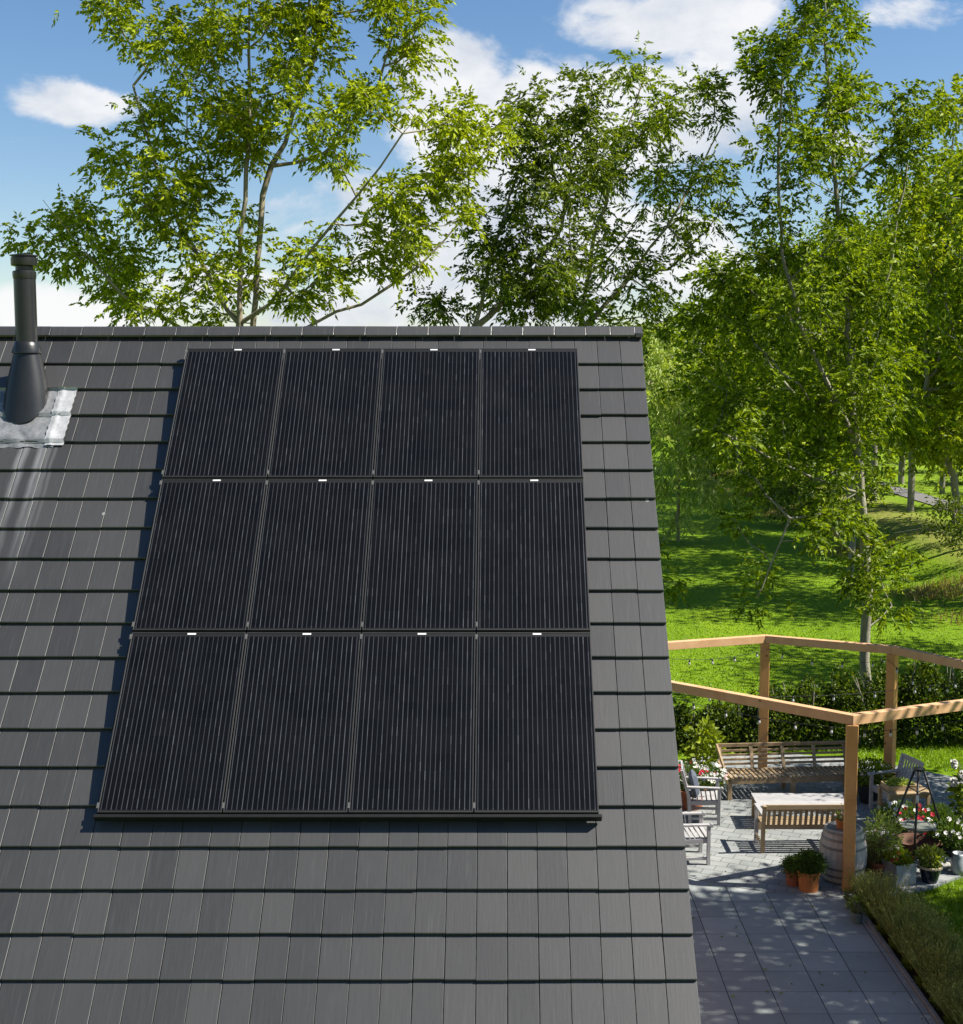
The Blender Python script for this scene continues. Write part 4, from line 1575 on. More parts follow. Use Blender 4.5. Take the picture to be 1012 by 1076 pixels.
def long_bench(label, pL, length, rz):
    r = empty('garden_bench', (pL.x, pL.y, 0.03), rz, label, 'bench')
    Dp = 0.62
    mat = M_TEAK
    L_ = length
    # local x from 0..L, front at y=0, back at +Dp
    for x in (0.05, L_ / 2, L_ - 0.05):
        MB().box((x, 0.035, 0.19), (0.075, 0.07, 0.38)).build('leg', mat, r, bevel=0.004)
        MB().bar((x, Dp, 0), (x, Dp + 0.0, 0.38), 0.075, 0.07, up=(0, 1, 0)).build('leg', mat, r, bevel=0.004)
    MB().box((L_ / 2, 0.02, 0.345), (L_ + 0.05, 0.04, 0.105)).box((L_ / 2, Dp, 0.345), (L_, 0.035, 0.09)).build('front_rail', mat, r, bevel=0.004)
    mb = MB()
    n_ = int(L_ / 0.088)
    for k in range(n_):
        x = 0.04 + (L_ - 0.08) * (k + 0.5) / n_
        mb.bar((x, -0.01, 0.412), (x, Dp - 0.01, 0.395), 0.055, 0.022)
    mb.build('seat', mat, r, bevel=0.002)
    bk = lambda z: Dp + 0.02 + (z - 0.4) * 0.42
    mb = MB()
    for z in (0.47, 0.545, 0.62, 0.695):
        mb.bar((0.03, bk(z), z), (L_ - 0.03, bk(z), z), 0.018, 0.042)
    mb.bar((-0.02, bk(0.785), 0.785), (L_ + 0.02, bk(0.785), 0.785), 0.035, 0.065)
    for k in range(5):
        x = 0.04 + (L_ - 0.08) * k / 4
        mb.bar((x, bk(0.38) - 0.028, 0.38), (x, bk(0.76) - 0.028, 0.76), 0.06, 0.03, up=(0, 1, 0))
    mb.build('backrest', mat, r, bevel=0.002)
    for x in (0.0, L_):
        MB().bar((x, 0.03, 0.405), (x, bk(0.77), 0.79), 0.035, 0.07).bar((x, 0.25, 0.41), (x, bk(0.5), 0.52), 0.03, 0.05).build('side_panel', mat, r, bevel=0.003)
    return r


bL = G(764, 843)
bR = G(903, 839)
long_bench('long low slatted wooden bench with sloping sides in front of the hedge', bL, (bR - bL).length, math.atan2(bR.y - bL.y, bR.x - bL.x))


def table():
    a = G(796, 872, 0.03)
    r = empty('low_table', (a.x, a.y, 0.03), R(-1), 'low weathered wooden coffee table between the two benches', 'table')
    W_, D_, Hh = 1.55, 0.70, 0.40
    mb = MB()
    for k in range(7):
        y = 0.05 + (D_ - 0.1) * k / 6
        mb.box((W_ / 2, y - 0.0, Hh), (W_, 0.092, 0.028))
    mb.build('tabletop', M_GTEAK, r, bevel=0.003)
    for x in (0.05, W_ - 0.05):
        for y in (0.05, D_ - 0.05):
            MB().box((x, y, (Hh - 0.015) / 2), (0.075, 0.075, Hh - 0.016)).build('leg', M_TEAK, r, bevel=0.003)
    MB().box((W_ / 2, 0.05, Hh - 0.06), (W_ - 0.18, 0.03, 0.07)).box((W_ / 2, D_ - 0.05, Hh - 0.06), (W_ - 0.18, 0.03, 0.07)).box((0.05, D_ / 2, Hh - 0.06), (0.03, D_ - 0.18, 0.07)).box((W_ - 0.05, D_ / 2, Hh - 0.06), (0.03, D_ - 0.18, 0.07)).build('apron', M_TEAK, r)


table()


def short_bench():
    """seen from behind; local back rail at y=0, seat reaches +y"""
    a = G(802, 897, 0.03)
    r = empty('garden_bench', (a.x, a.y, 0.03), R(1), 'two-seat wooden bench seen from behind with upright back slats', 'bench')
    W_ = 1.42
    Hb = 0.80
    D_ = 0.55
    for x in (0, W_):
        MB().bar((x, 0.05, 0), (x, 0.04, 0.4), 0.06, 0.06, up=(0, 1, 0)).bar((x, 0.04, 0.39), (x, -0.06, Hb), 0.06, 0.055, up=(0, 1, 0)).build('leg', M_TEAK, r, bevel=0.004)
        MB().box((x, D_, 0.30), (0.06, 0.06, 0.60)).build('leg', M_GTEAK, r, bevel=0.004)
        MB().bar((x, 0.0, 0.62), (x, D_ + 0.05, 0.615), 0.07, 0.028).build('armrest', M_GTEAK, r, bevel=0.003)
        MB().bar((x, 0.05, 0.12), (x, D_, 0.12), 0.03, 0.04).build('side_rail', M_TEAK, r)
    bk = lambda z: 0.04 - (z - 0.39) * 0.245
    mb = MB()
    mb.bar((0.03, bk(0.775), 0.775), (W_ - 0.03, bk(0.775), 0.775), 0.032, 0.075)
    mb.bar((0.03, bk(0.43), 0.43), (W_ - 0.03, bk(0.43), 0.43), 0.03, 0.07)
    n_ = 16
    for k in range(n_):
        x = 0.075 + (W_ - 0.15) * k / (n_ - 1)
        mb.bar((x, bk(0.46), 0.46), (x, bk(0.745), 0.745), 0.048, 0.014, up=(0, 1, 0))
    mb.build('backrest', M_TEAK, r, bevel=0.002)
    mb = MB()
    for k in range(6):
        mb.box((W_ / 2, 0.10 + k * 0.085, 0.41), (W_ - 0.03, 0.062, 0.02))
    mb.build('seat', M_TEAK, r, bevel=0.002)
    MB().box((W_ / 2, D_, 0.37), (W_ - 0.06, 0.03, 0.07)).build('front_rail', M_TEAK, r)


short_bench()

# barrel ------------------------------------------------------------
M_HOOP = noisy('grey_iron_hoop', (0.12, 0.12, 0.12), (0.24, 0.235, 0.23), 9, 0.55, 0.5, metal=0.5)
bb = Vector(((887 - 528) / 1400.0 * 19.95, post_b.y + 0.60, 0))
barrel = empty('wine_barrel', (bb.x, bb.y, 0.03), R(12), 'grey weathered oak wine barrel standing behind the front pergola post', 'barrel')
hB = AY(887, 869, bb.y).z - 0.03
mb = MB()
NS = 22
prof = [(0.275, 0.0), (0.305, 0.14), (0.338, 0.30), (0.350, 0.5), (0.338, 0.70), (0.305, 0.86), (0.275, 1.0)]
for k in range(NS):
    a0_ = 2 * math.pi * (k + 0.02) / NS
    a1_ = 2 * math.pi * (k + 0.98) / NS
    vs = []
    for (rr_, zz_) in prof:
        for aa in (a0_, a1_):
            vs.append((rr_ * 1.02 * math.cos(aa), rr_ * 1.02 * math.sin(aa), zz_ * hB))
        for aa in (a1_, a0_):
            vs.append(((rr_ - 0.025) * math.cos(aa), (rr_ - 0.025) * math.sin(aa), zz_ * hB))
    fs = []
    for i in range(len(prof) - 1):
        for j in range(4):
            fs.append((i * 4 + j, i * 4 + (j + 1) % 4, (i + 1) * 4 + (j + 1) % 4, (i + 1) * 4 + j))
    e_ = (len(prof) - 1) * 4
    fs += [(3, 2, 1, 0), (e_, e_ + 1, e_ + 2, e_ + 3)]
    mb._add(vs, fs)
mb.build('staves', M_OAK, barrel)
mb = MB()
for k in range(5):
    x0 = -0.25 + k * 0.1
    x1 = x0 + 0.098
    y0 = math.sqrt(max(0, 0.252 ** 2 - max(abs(x0), abs(x1)) ** 2)) if k != 2 else 0.25
    mb.box(((x0 + x1) / 2, 0, hB - 0.045), (x1 - x0, 2 * max(0.06, y0), 0.025))
mb.build('head', M_GTEAK, barrel)
for zf in (0.03, 0.16, 0.31, 0.69, 0.84, 0.965):
    rr_ = np.interp(zf, [p[1] for p in prof], [p[0] for p in prof]) * 1.02 + 0.004
    w_ = 0.024
    r2_ = np.interp(min(1, zf + w_), [p[1] for p in prof], [p[0] for p in prof]) * 1.02 + 0.004
    r1_ = np.interp(max(0, zf - w_), [p[1] for p in prof], [p[0] for p in prof]) * 1.02 + 0.004
    MB().lathe([(r1_ - 0.012, (zf - w_) * hB), (r1_, (zf - w_) * hB), (rr_ + 0.001, zf * hB), (r2_, (zf + w_) * hB), (r2_ - 0.012, (zf + w_) * hB)], 36).build('hoop', M_HOOP, barrel, smooth=False)

# pots -----------------------------------------------------------------
M_TERRA = noisy('orange_terracotta', (0.36, 0.12, 0.03), (0.50, 0.18, 0.05), 8, 0.75)
M_TERRA2 = noisy('brown_terracotta', (0.22, 0.065, 0.03), (0.34, 0.11, 0.05), 8, 0.8)
M_BLUEPOT = noisy('dark_blue_glaze', (0.006, 0.010, 0.022), (0.014, 0.022, 0.045), 6, 0.18, 0.6, bstr=0.05)
M_CREAM = noisy('cream_glaze', (0.45, 0.36, 0.22), (0.6, 0.5, 0.34), 6, 0.4)
M_SAGE = noisy('sage_green_glaze', (0.09, 0.13, 0.12), (0.15, 0.20, 0.185), 7, 0.4)
M_ZINC = noisy('weathered_zinc', (0.20, 0.22, 0.23), (0.38, 0.40, 0.41), 5, 0.55, 0.5, metal=0.3)
M_BLACKPOT = noisy('black_planter', (0.012, 0.013, 0.015), (0.025, 0.027, 0.03), 6, 0.5)
M_RUST = noisy('rusty_steel', (0.05, 0.022, 0.012), (0.13, 0.055, 0.028), 7, 0.75, 0.3)
M_WHITEF = noisy('white_petals', (0.48, 0.47, 0.43), (0.62, 0.60, 0.56), 20, 0.7, 0.2)
M_REDF = noisy('crimson_petals', (0.32, 0.008, 0.03), (0.55, 0.02, 0.05), 20, 0.6, 0.2)
M_PINKF = noisy('pale_pink_petals', (0.55, 0.35, 0.33), (0.7, 0.52, 0.48), 20, 0.7, 0.2)
M_LEAFB = leaf_mat('bright_lime_leaves', ((0.12, 0.17, 0.012), (0.23, 0.29, 0.02), (0.36, 0.42, 0.04)))
M_LEAFG = leaf_mat('fresh_green_leaves', ((0.035, 0.07, 0.010), (0.075, 0.13, 0.016), (0.15, 0.21, 0.04)))
M_LEAFO = leaf_mat('olive_green_leaves', ((0.08, 0.12, 0.02), (0.19, 0.24, 0.04), (0.36, 0.38, 0.09)))


def pot(root, r, h, mat, rimmat=None, taper=0.75, rim=0.02):
    mb = MB()
    mb.lathe([(0.0, 0.0), (r * taper, 0.0), (r * 0.97, h - rim * 1.6), (r * 0.97, h - 0.035), (r * 0.9, h - 0.035)], 26)
    mb.build('pot', mat, root, smooth=True, auto=True)
    MB().lathe([(r * 0.96, h - rim * 1.7), (r * 1.05, h - rim * 1.6), (r * 1.06, h - 0.003), (r * 1.03, h), (r * 0.93, h), (r * 0.9, h - 0.036)], 26).build('rim', rimmat or mat, root, smooth=True, auto=True)
    MB().lathe([(r * 0.91, h - 0.034), (r * 0.5, h - 0.025), (0, h - 0.02)], 20).build('soil', M_SOIL, root, smooth=True)


def ball_leaves(name, root, c, rad3, n, L, W, mat, rng, up=0.5, shell=0.5, kind='simple'):
    p = unit(rng.normal(size=(n, 3)))
    rr_ = (shell + (1 - shell) * rng.random(n)) ** 0.6
    base = np.array(c) + p * rr_[:, None] * np.array(rad3)
    d = p + rng.normal(size=(n, 3)) * 0.5 + np.array([0, 0, up])
    if kind == 'ash':
        V, Q = compound(base, d, 2, L * 2, L, W, rng)
    else:
        V, Q = leaflets(base, d, L, W, rng)
    return np_mesh(name, V, Q, mat, root)


def flowers(name, root, pts, r, mat, rng):
    """little rosettes: two crossed layers of petals each"""
    pts = np.asarray(pts, float)
    V, Q = [], []
    for p in pts:
        nrm = unit(np.array([rng.normal() * 0.5, -0.6 + rng.normal() * 0.4, 0.7]))
        a = unit(np.cross(nrm, [0.3, 0.9, 0.1]))
        b = np.cross(nrm, a)
        rr_ = r * rng.uniform(0.7, 1.25)
        for k in range(6):
            t = 2 * math.pi * k / 6 + rng.random() * 0.3
            u_ = a * math.cos(t) + b * math.sin(t)
            w_ = -a * math.sin(t) + b * math.cos(t)
            i0 = len(V)
            V += [p, p + u_ * rr_ * 0.6 + w_ * rr_ * 0.42 + nrm * rr_ * 0.25, p + u_ * rr_ + nrm * rr_ * 0.12, p + u_ * rr_ * 0.6 - w_ * rr_ * 0.42 + nrm * rr_ * 0.25]
            Q.append((i0, i0 + 1, i0 + 2, i0 + 3))
    return np_mesh(name, V, Q, mat, root)


def shell_pts(c, rad3, n, rng, front=True):
    p = unit(rng.normal(size=(n, 3)))
    p[:, 2] = np.abs(p[:, 2]) * 0.9 + p[:, 2] * 0.1
    if front:
        p[:, 1] = np.where(rng.random(n) < 0.65, -np.abs(p[:, 1]), p[:, 1])
    return np.array(c) + p * np.array(rad3) * 1.02


def stems_mesh(root, h0, h1, spread, n, rng, r=0.006, mat=None):
    A, B = [], []
    for k in range(n):
        t = 2 * math.pi * rng.random()
        q = rng.random() ** 0.5
        A.append((0.25 * spread * q * math.cos(t), 0.25 * spread * q * math.sin(t), h0))
        B.append((spread * q * math.cos(t), spread * q * math.sin(t), h1 * rng.uniform(0.7, 1)))
    V, Q = tubes(A, B, [r] * n, [r * 0.6] * n, 4)
    return np_mesh('stems', V, Q, mat or M_BARKG, root)


def potted(label, g, r, h, mat, leafmat, lh, lr, n, L=0.05, W=0.02, seed=1, rimmat=None, cat='potted plant', gz=0.03, taper=0.75, fl=None, group=None, kind='simple'):
    rng = np.random.default_rng(seed)
    root = empty('potted_plant', (g.x, g.y, gz), 0, label, cat, group)
    pot(root, r, h, mat, rimmat, taper)
    stems_mesh(root, h - 0.04, h + lh * 0.8, lr * 0.6, 12, rng)
    ball_leaves('foliage', root, (0, 0, h + lh * 0.48), (lr, lr, lh * 0.52), n, L, W, leafmat, rng, shell=0.15, kind=kind)
    if fl:
        for (nm, m_, cnt_, fr_) in fl:
            flowers(nm, root, shell_pts((0, 0, h + lh * 0.5), (lr, lr, lh * 0.52), cnt_, rng), fr_, m_, rng)
    return root


def gcen(px, py, r, z=0.03):
    """centre of a round thing whose front foot is seen at px, py"""
    g = G(px, py, z)
    return Vector((g.x, g.y + r, 0))


potted('large orange terracotta pot with bushy green plant beside the barrel', gcen(852, 939, 0.15), 0.165, 0.30, M_TERRA, M_LEAFG, 0.22, 0.17, 800, 0.05, 0.020, seed=101, taper=0.82, kind='ash')
potted('smaller brown-red terracotta pot with green plant beside the large orange pot', gcen(835, 932, 0.11), 0.115, 0.22, M_TERRA2, M_LEAFG, 0.16, 0.115, 380, 0.042, 0.018, seed=102, taper=0.85, kind='ash')
potted('small orange pot with flowering plant standing on top of the barrel', Vector((AY(884, 860, bb.y).x, bb.y - 0.02, 0)), 0.085, 0.16, M_TERRA, M_LEAFO, 0.12, 0.10, 140, 0.045, 0.02, seed=103, gz=0.03 + hB - 0.032, fl=[('blossoms', M_PINKF, 9, 0.022)])
potted('small sage-green pot with reddish plant at the kerb of the lavender bed', gcen(902, 971, 0.07), 0.085, 0.15, M_SAGE, M_LEAFO, 0.22, 0.15, 260, 0.05, 0.018, seed=104)
potted('smallest sage-green pot, nearest the front pergola post', gcen(894, 956, 0.06), 0.07, 0.12, M_SAGE, M_LEAFO, 0.16, 0.11, 160, 0.045, 0.018, seed=105)
potted('dark blue glazed pot with cream rim and leafy plant in front of the fire bowl', gcen(980, 930, 0.14), 0.175, 0.26, M_BLUEPOT, M_LEAFO, 0.26, 0.20, 520, 0.075, 0.032, seed=106, rimmat=M_CREAM, taper=0.62)
potted('terracotta bowl with tall pale leafy shrub behind the lavender, left of the tripod', gcen(930, 925, 0.2), 0.21, 0.24, M_TERRA2, M_LEAF4, 0.78, 0.30, 950, 0.075, 0.022, seed=107, fl=[('blossoms', M_PINKF, 10, 0.02)])
potted('black round planter with glossy dark shrub behind the right armchair', gcen(916, 846, 0.2), 0.21, 0.34, M_BLACKPOT, M_LEAF2, 0.42, 0.40, 900, 0.085, 0.04, seed=108, fl=[('blossoms', M_CREAM, 16, 0.028)])
potted('round clipped boxwood ball in a dark pot beside the tripod', gcen(990, 884, 0.2), 0.17, 0.14, M_BLACKPOT, M_LEAFG, 0.42, 0.25, 3200, 0.032, 0.02, seed=109)
potted('pot crowded with red and white flowers behind the fire bowl', gcen(955, 890, 0.3), 0.22, 0.24, M_BLACKPOT, M_LEAFG, 0.36, 0.46, 1300, 0.06, 0.03, seed=110, fl=[('white_blossoms', M_WHITEF, 26, 0.036), ('red_blossoms', M_REDF, 20, 0.038)], cat='flower pot')
potted('pot of white flowers over dark leaves at the right edge of the patio', gcen(1004, 912, 0.25), 0.22, 0.26, M_BLACKPOT, M_LEAFG, 0.42, 0.36, 1500, 0.07, 0.035, seed=111, fl=[('blossoms', M_WHITEF, 18, 0.036)], cat='flower pot')
potted('pot of dark red blossoms between the tripod and the white flowers', gcen(984, 896, 0.14), 0.10, 0.14, M_TERRA2, M_LEAFG, 0.24, 0.16, 300, 0.05, 0.025, seed=112, fl=[('blossoms', M_REDF, 16, 0.042)], cat='flower pot')
potted('wooden tub of red and white flowers behind the cushioned armchair', gcen(728, 853, 0.25), 0.26, 0.34, M_TERRA2, M_LEAFG, 0.42, 0.42, 1300, 0.06, 0.03, seed=113, fl=[('white_blossoms', M_WHITEF, 30, 0.036), ('red_blossoms', M_REDF, 12, 0.042)], cat='flower pot')
potted('pot of white and pink flowers against the left end of the long bench', gcen(748, 846, 0.2), 0.20, 0.26, M_BLACKPOT, M_LEAFG, 0.40, 0.30, 800, 0.06, 0.03, seed=114, fl=[('white_blossoms', M_WHITEF, 30, 0.045), ('pink_blossoms', M_PINKF, 10, 0.04)], cat='flower pot')

# lime shrub behind the long bench's left end
rng = np.random.default_rng(120)
g = G(744, 832)
sb_ = empty('lime_shrub', (g.x, g.y + 0.55, 0.0), 0, 'bright yellow-green large-leaved shrub at the left end of the long bench', 'shrub')
stems_mesh(sb_, 0, 0.9, 0.35, 14, rng)
LC = np.array([(-0.2, 0, 0.55), (0.18, 0.05, 0.6), (0.0, -0.1, 0.85), (-0.18, 0.1, 1.0), (0.2, 0, 1.02), (0.05, 0.05, 1.22), (0.3, 0.1, 0.8), (-0.3, -0.05, 0.8)])
LC = LC * np.array([0.8, 0.8, 0.86])
crown_mesh(LC + np.array(sb_.location), unit(LC * np.array([1, 1, 0.2]) + 0.01), sb_, M_LEAFB, rng, per=44, rad=0.16, kind='simple', L=0.13, W=0.095, droop=-0.1, name='foliage')
# hydrangea with large pale heads at the right edge
g = G(1012, 880)
hy = empty('hydrangea', (g.x + 0.1, g.y + 0.3, 0.0), 0, 'white and cream hydrangea heads on tall stems at the right edge of the picture', 'shrub')
stems_mesh(hy, 0, 1.25, 0.4, 10, rng)
ball_leaves('foliage', hy, (0.15, 0, 0.62), (0.36, 0.4, 0.45), 700, 0.12, 0.07, M_LEAF2, rng, shell=0.2)
heads = []
for (a_, b_, c_) in ((-0.22, -0.1, 1.18), (-0.10, -0.2, 1.03), (-0.22, -0.1, 0.88), (0.1, -0.2, 1.15), (0.2, 0.1, 1.0)):
    q = unit(rng.normal(size=(40, 3))) * np.array([0.05, 0.05, 0.065])
    heads.append(q + np.array([a_, b_, c_]))
flowers('flower_heads', hy, np.concatenate(heads), 0.028, M_CREAM if False else M_WHITEF, rng)

# zinc planter behind the lavender
g = G(948, 931, 0.03)
zp = empty('zinc_planter', (g.x, g.y + 0.18, 0.03), R(20), 'square grey zinc planter with trailing plants behind the lavender', 'planter')
mb = MB()
for (cx2, cy2, sx2, sy2) in ((0, -0.17, 0.36, 0.02), (0, 0.17, 0.36, 0.02), (-0.17, 0, 0.02, 0.32), (0.17, 0, 0.02, 0.32)):
    mb.box((cx2, cy2, 0.16), (sx2, sy2, 0.32))
mb.build('pot', M_ZINC, zp, bevel=0.004)
MB().box((0, 0, 0.14), (0.318, 0.318, 0.26)).build('soil', M_SOIL, zp)
ball_leaves('foliage', zp, (0, 0, 0.36), (0.2, 0.2, 0.12), 420, 0.07, 0.035, M_LEAFB, rng, shell=0.2)
flowers('blossoms', zp, shell_pts((0, 0, 0.37), (0.2, 0.2, 0.11), 12, rng), 0.03, M_REDF, rng)

# pale enamel jug at the right edge
g = G(1009, 920, 0.03)
jg = empty('enamel_jug', (g.x, g.y + 0.1, 0.03), 0, 'pale grey enamel jug at the right edge beside the blue pot', 'jug')
MB().lathe([(0.0, 0), (0.10, 0.0), (0.115, 0.08), (0.10, 0.2), (0.075, 0.27), (0.09, 0.32), (0.08, 0.315), (0.06, 0.25)], 22).build('body', M_ZINC, jg, smooth=True)
MB().tube([(0.09, 0, 0.28), (0.16, 0, 0.25), (0.17, 0, 0.17), (0.11, 0, 0.1)], 0.01, 8).build('handle', M_ZINC, jg, smooth=True)

# rocks
M_ROCK = noisy('pale_boulder', (0.26, 0.25, 0.22), (0.45, 0.43, 0.39), 5, 0.85, 0.3, bstr=0.8, bdist=0.03)
rks = random.Random(8)
for (px, py, s, lab) in ((988, 916, 0.17, 'largest pale boulder behind the blue pot'), (1000, 908, 0.13, 'pale boulder beside the enamel jug'), (975, 905, 0.11, 'small pale boulder under the fire bowl')):
    g = G(px, py)
    mb = MB()
    ph = [rks.uniform(0, 6) for _ in range(6)]
    prof_ = []
    vs, fs = [], []
    n1_, n2_ = 9, 14
    for i in range(n1_):
        la = math.pi * i / (n1_ - 1)
        for k in range(n2_):
            lo = 2 * math.pi * k / n2_
            rr_ = s * (1 + 0.16 * math.sin(2 * lo + ph[0]) + 0.12 * math.sin(3 * lo + 2 * la + ph[1]) + 0.08 * math.sin(5 * la + ph[2]))
            vs.append((rr_ * math.sin(la) * math.cos(lo) * 1.25, rr_ * math.sin(la) * math.sin(lo), rr_ * 0.75 * math.cos(la)))
    for i in range(n1_ - 1):
        for k in range(n2_):
            fs.append((i * n2_ + k, (i + 1) * n2_ + k, (i + 1) * n2_ + (k + 1) % n2_, i * n2_ + (k + 1) % n2_))
    mb._add(vs, fs)
    o = mb.build('boulder', M_ROCK, smooth=True)
    o.location = (g.x, g.y + s * 0.6, s * 0.5)
    tag(o, lab, 'stone')

# fire bowl + tripod --------------------------------------------------------
fg = G(968, 917, 0.03)
fb = empty('fire_bowl', (fg.x, fg.y + 0.28, 0.03), 0, 'rusty brown fire bowl under the black tripod', 'fire bowl')
zr_ = 0.40
MB().lathe([(0.0, zr_ - 0.20), (0.14, zr_ - 0.185), (0.26, zr_ - 0.11), (0.335, zr_), (0.345, zr_ + 0.012), (0.325, zr_ + 0.004), (0.25, zr_ - 0.10), (0.13, zr_ - 0.165), (0.0, zr_ - 0.175)], 36).build('bowl', M_RUST, fb, smooth=True)
for k in range(3):
    a = 2 * math.pi * k / 3 + 0.5
    MB().bar((0.30 * math.cos(a), 0.30 * math.sin(a), 0.0), (0.22 * math.cos(a), 0.22 * math.sin(a), zr_ - 0.11), 0.03, 0.03).build('leg', M_RUST, fb)
    MB().tube([(0.335 * math.cos(a + 1), 0.335 * math.sin(a + 1), zr_ - 0.01), (0.39 * math.cos(a + 0.93), 0.39 * math.sin(a + 0.93), zr_ + 0.02), (0.39 * math.cos(a + 1.07), 0.39 * math.sin(a + 1.07), zr_ + 0.02), (0.335 * math.cos(a + 1.1), 0.335 * math.sin(a + 1.1), zr_ - 0.01)], 0.008, 6).build('handle', M_RUST, fb)
fl_ = G(959, 927, 0.03)
ty = fl_.y + 0.62
apex = AY(966, 806, ty)
tp = empty('tripod', (apex.x, ty, 0.03), 0, 'tall black steel tripod over the fire bowl with hanging grill plate', 'tripod')
ap = apex - Vector((apex.x, ty, 0.03))
feet = [fl_ - Vector((apex.x, ty, 0.03)), AY(925, 880, ty + 0.38) - Vector((apex.x, ty, 0.03)), AY(1001, 890, ty + 0.30) - Vector((apex.x, ty, 0.03))]
M_BSTEEL = noisy('black_steel', (0.008, 0.008, 0.009), (0.018, 0.018, 0.019), 6, 0.4)
for i, f_ in enumerate(feet):
    f_.z = 0.0
    top_ = Vector((f_.x * 0.10, f_.y * 0.10, ap.z - 0.03))
    MB().tube([f_, top_], 0.018, 10).build('leg', M_BSTEEL, tp, smooth=True)
    if i == 0:
        q = f_.lerp(top_, 0.70)
        q2 = f_.lerp(top_, 0.77)
        MB().tube([q, q2], 0.024, 10).build('white_sleeve', M_WHITEF, tp, smooth=True)
MB().lathe([(0.0, ap.z - 0.06), (0.085, ap.z - 0.055), (0.09, ap.z - 0.02), (0.03, ap.z), (0, ap.z)], 16).build('top_plate', M_BSTEEL, tp)
zz_ = ap.z * 0.80
cr_ = [f_.lerp(Vector((f_.x * 0.10, f_.y * 0.10, ap.z - 0.03)), 0.80) for f_ in feet]
MB().tube([cr_[0], cr_[1], cr_[2], cr_[0]], 0.009, 6).build('brace', M_BSTEEL, tp)
MB().tube([(0, 0, ap.z - 0.05), (0, 0, 0.86)], 0.006, 6).tube([(0, 0, 0.86), (0.2, 0.0, 0.66)], 0.005, 5).tube([(0, 0, 0.86), (-0.12, 0.17, 0.66)], 0.005, 5).tube([(0, 0, 0.86), (-0.12, -0.17, 0.66)], 0.005, 5).build('chain', M_BSTEEL, tp)
M_PLATE = noisy('grey_green_plate', (0.10, 0.115, 0.10), (0.19, 0.20, 0.17), 6, 0.5)
MB().lathe([(0, 0.64), (0.24, 0.645), (0.26, 0.665), (0.24, 0.655), (0, 0.65)], 28).build('grill_plate', M_PLATE, tp)

# wooden stand with tray of greens in front of the right armchair
g0 = G(933, 872, 0.03)
ws = empty('wooden_side_table', (g0.x + 0.25, g0.y + 0.2, 0.03), R(8), 'brown wooden side table in front of the right armchair, with seedling tray', 'side table')
for (x, y) in ((-0.26, -0.2), (0.40, -0.2), (-0.26, 0.22), (0.40, 0.22)):
    MB().box((x, y, 0.31), (0.055, 0.055, 0.62)).build('leg', M_TEAK, ws, bevel=0.003)
mb = MB()
for k in range(6):
    mb.box((0.07, -0.22 + k * 0.092, 0.632), (0.74, 0.08, 0.02))
mb.build('tabletop', M_TEAK, ws, bevel=0.002)
MB().box((0.07, -0.2, 0.57), (0.60, 0.025, 0.07)).box((-0.26, 0.01, 0.20), (0.025, 0.36, 0.04)).box((0.40, 0.01, 0.20), (0.025, 0.36, 0.04)).build('apron', M_TEAK, ws)
tr_ = empty('seedling_tray', tuple(ws.matrix_basis @ Vector((-0.02, 0.02, 0.643))), R(8), 'low wooden tray of pale green seedlings on the side table', 'plant tray')
mb = MB()
for (a_, b_, c_, d_) in ((0, -0.15, 0.5, 0.015), (0, 0.15, 0.5, 0.015), (-0.243, 0, 0.015, 0.285), (0.243, 0, 0.015, 0.285)):
    mb.box((a_, b_, 0.045), (c_, d_, 0.09))
mb.box((0, 0, 0.012), (0.47, 0.284, 0.02))
mb.build('tray', M_TEAK, tr_)
ball_leaves('foliage', tr_, (0, 0, 0.09), (0.23, 0.14, 0.06), 420, 0.06, 0.025, M_LEAF4, rng, shell=0.1)

# ------------------------------------------------------------------ lavender along the kerb
M_LAV = leaf_mat('faded_lavender', ((0.15, 0.18, 0.04), (0.33, 0.35, 0.09), (0.58, 0.52, 0.20)), trans=0.3, gloss=0.02)


def lavender(seed, n=1500, h=0.50, r=0.33):
    rng = np.random.default_rng(seed)
    root = empty('lavender', (0, 0, 0), 0, '', 'lavender', 'faded lavender plants along the kerb')
    # woody leafy cushion
    p = unit(rng.normal(size=(n, 3)))
    p[:, 2] = np.abs(p[:, 2])
    base = p * np.array([r * 0.75, r * 0.75, h * 0.42]) * rng.random((n, 1)) ** 0.4
    V, Q = leaflets(base, p + np.array([0, 0, 0.9]) + 0.35 * rng.normal(size=p.shape), 0.075, 0.011, rng)
    np_mesh('foliage', V, Q, M_LEAFO, root)
    # flower stalks
    m_ = 400
    a = rng.uniform(0, 2 * math.pi, m_)
    q = rng.random(m_) ** 0.6
    d = unit(np.stack([np.cos(a) * q * 0.75, np.sin(a) * q * 0.75, np.ones(m_)], 1))
    b = np.stack([np.cos(a) * q * r * 0.5, np.sin(a) * q * r * 0.5, np.full(m_, 0.08)], 1)
    L_ = (h * rng.uniform(0.65, 1.15, m_))[:, None]
    e = b + d * L_
    Vs, Qs = tubes(b, e, np.full(m_, 0.0022), np.full(m_, 0.0016), 3)
    # seed heads
    rep = 3
    bb_ = np.repeat(e, rep, 0) - np.repeat(d, rep, 0) * rng.uniform(0, 0.06, (m_ * rep, 1))
    V2, Q2 = leaflets(bb_, np.repeat(d, rep, 0) + 0.5 * rng.normal(size=(m_ * rep, 3)), 0.035, 0.013, rng)
    np_mesh('flower_stalks', np.concatenate([Vs, V2]), np.concatenate([Qs, Q2 + len(Vs)]), M_LAV, root)
    return root


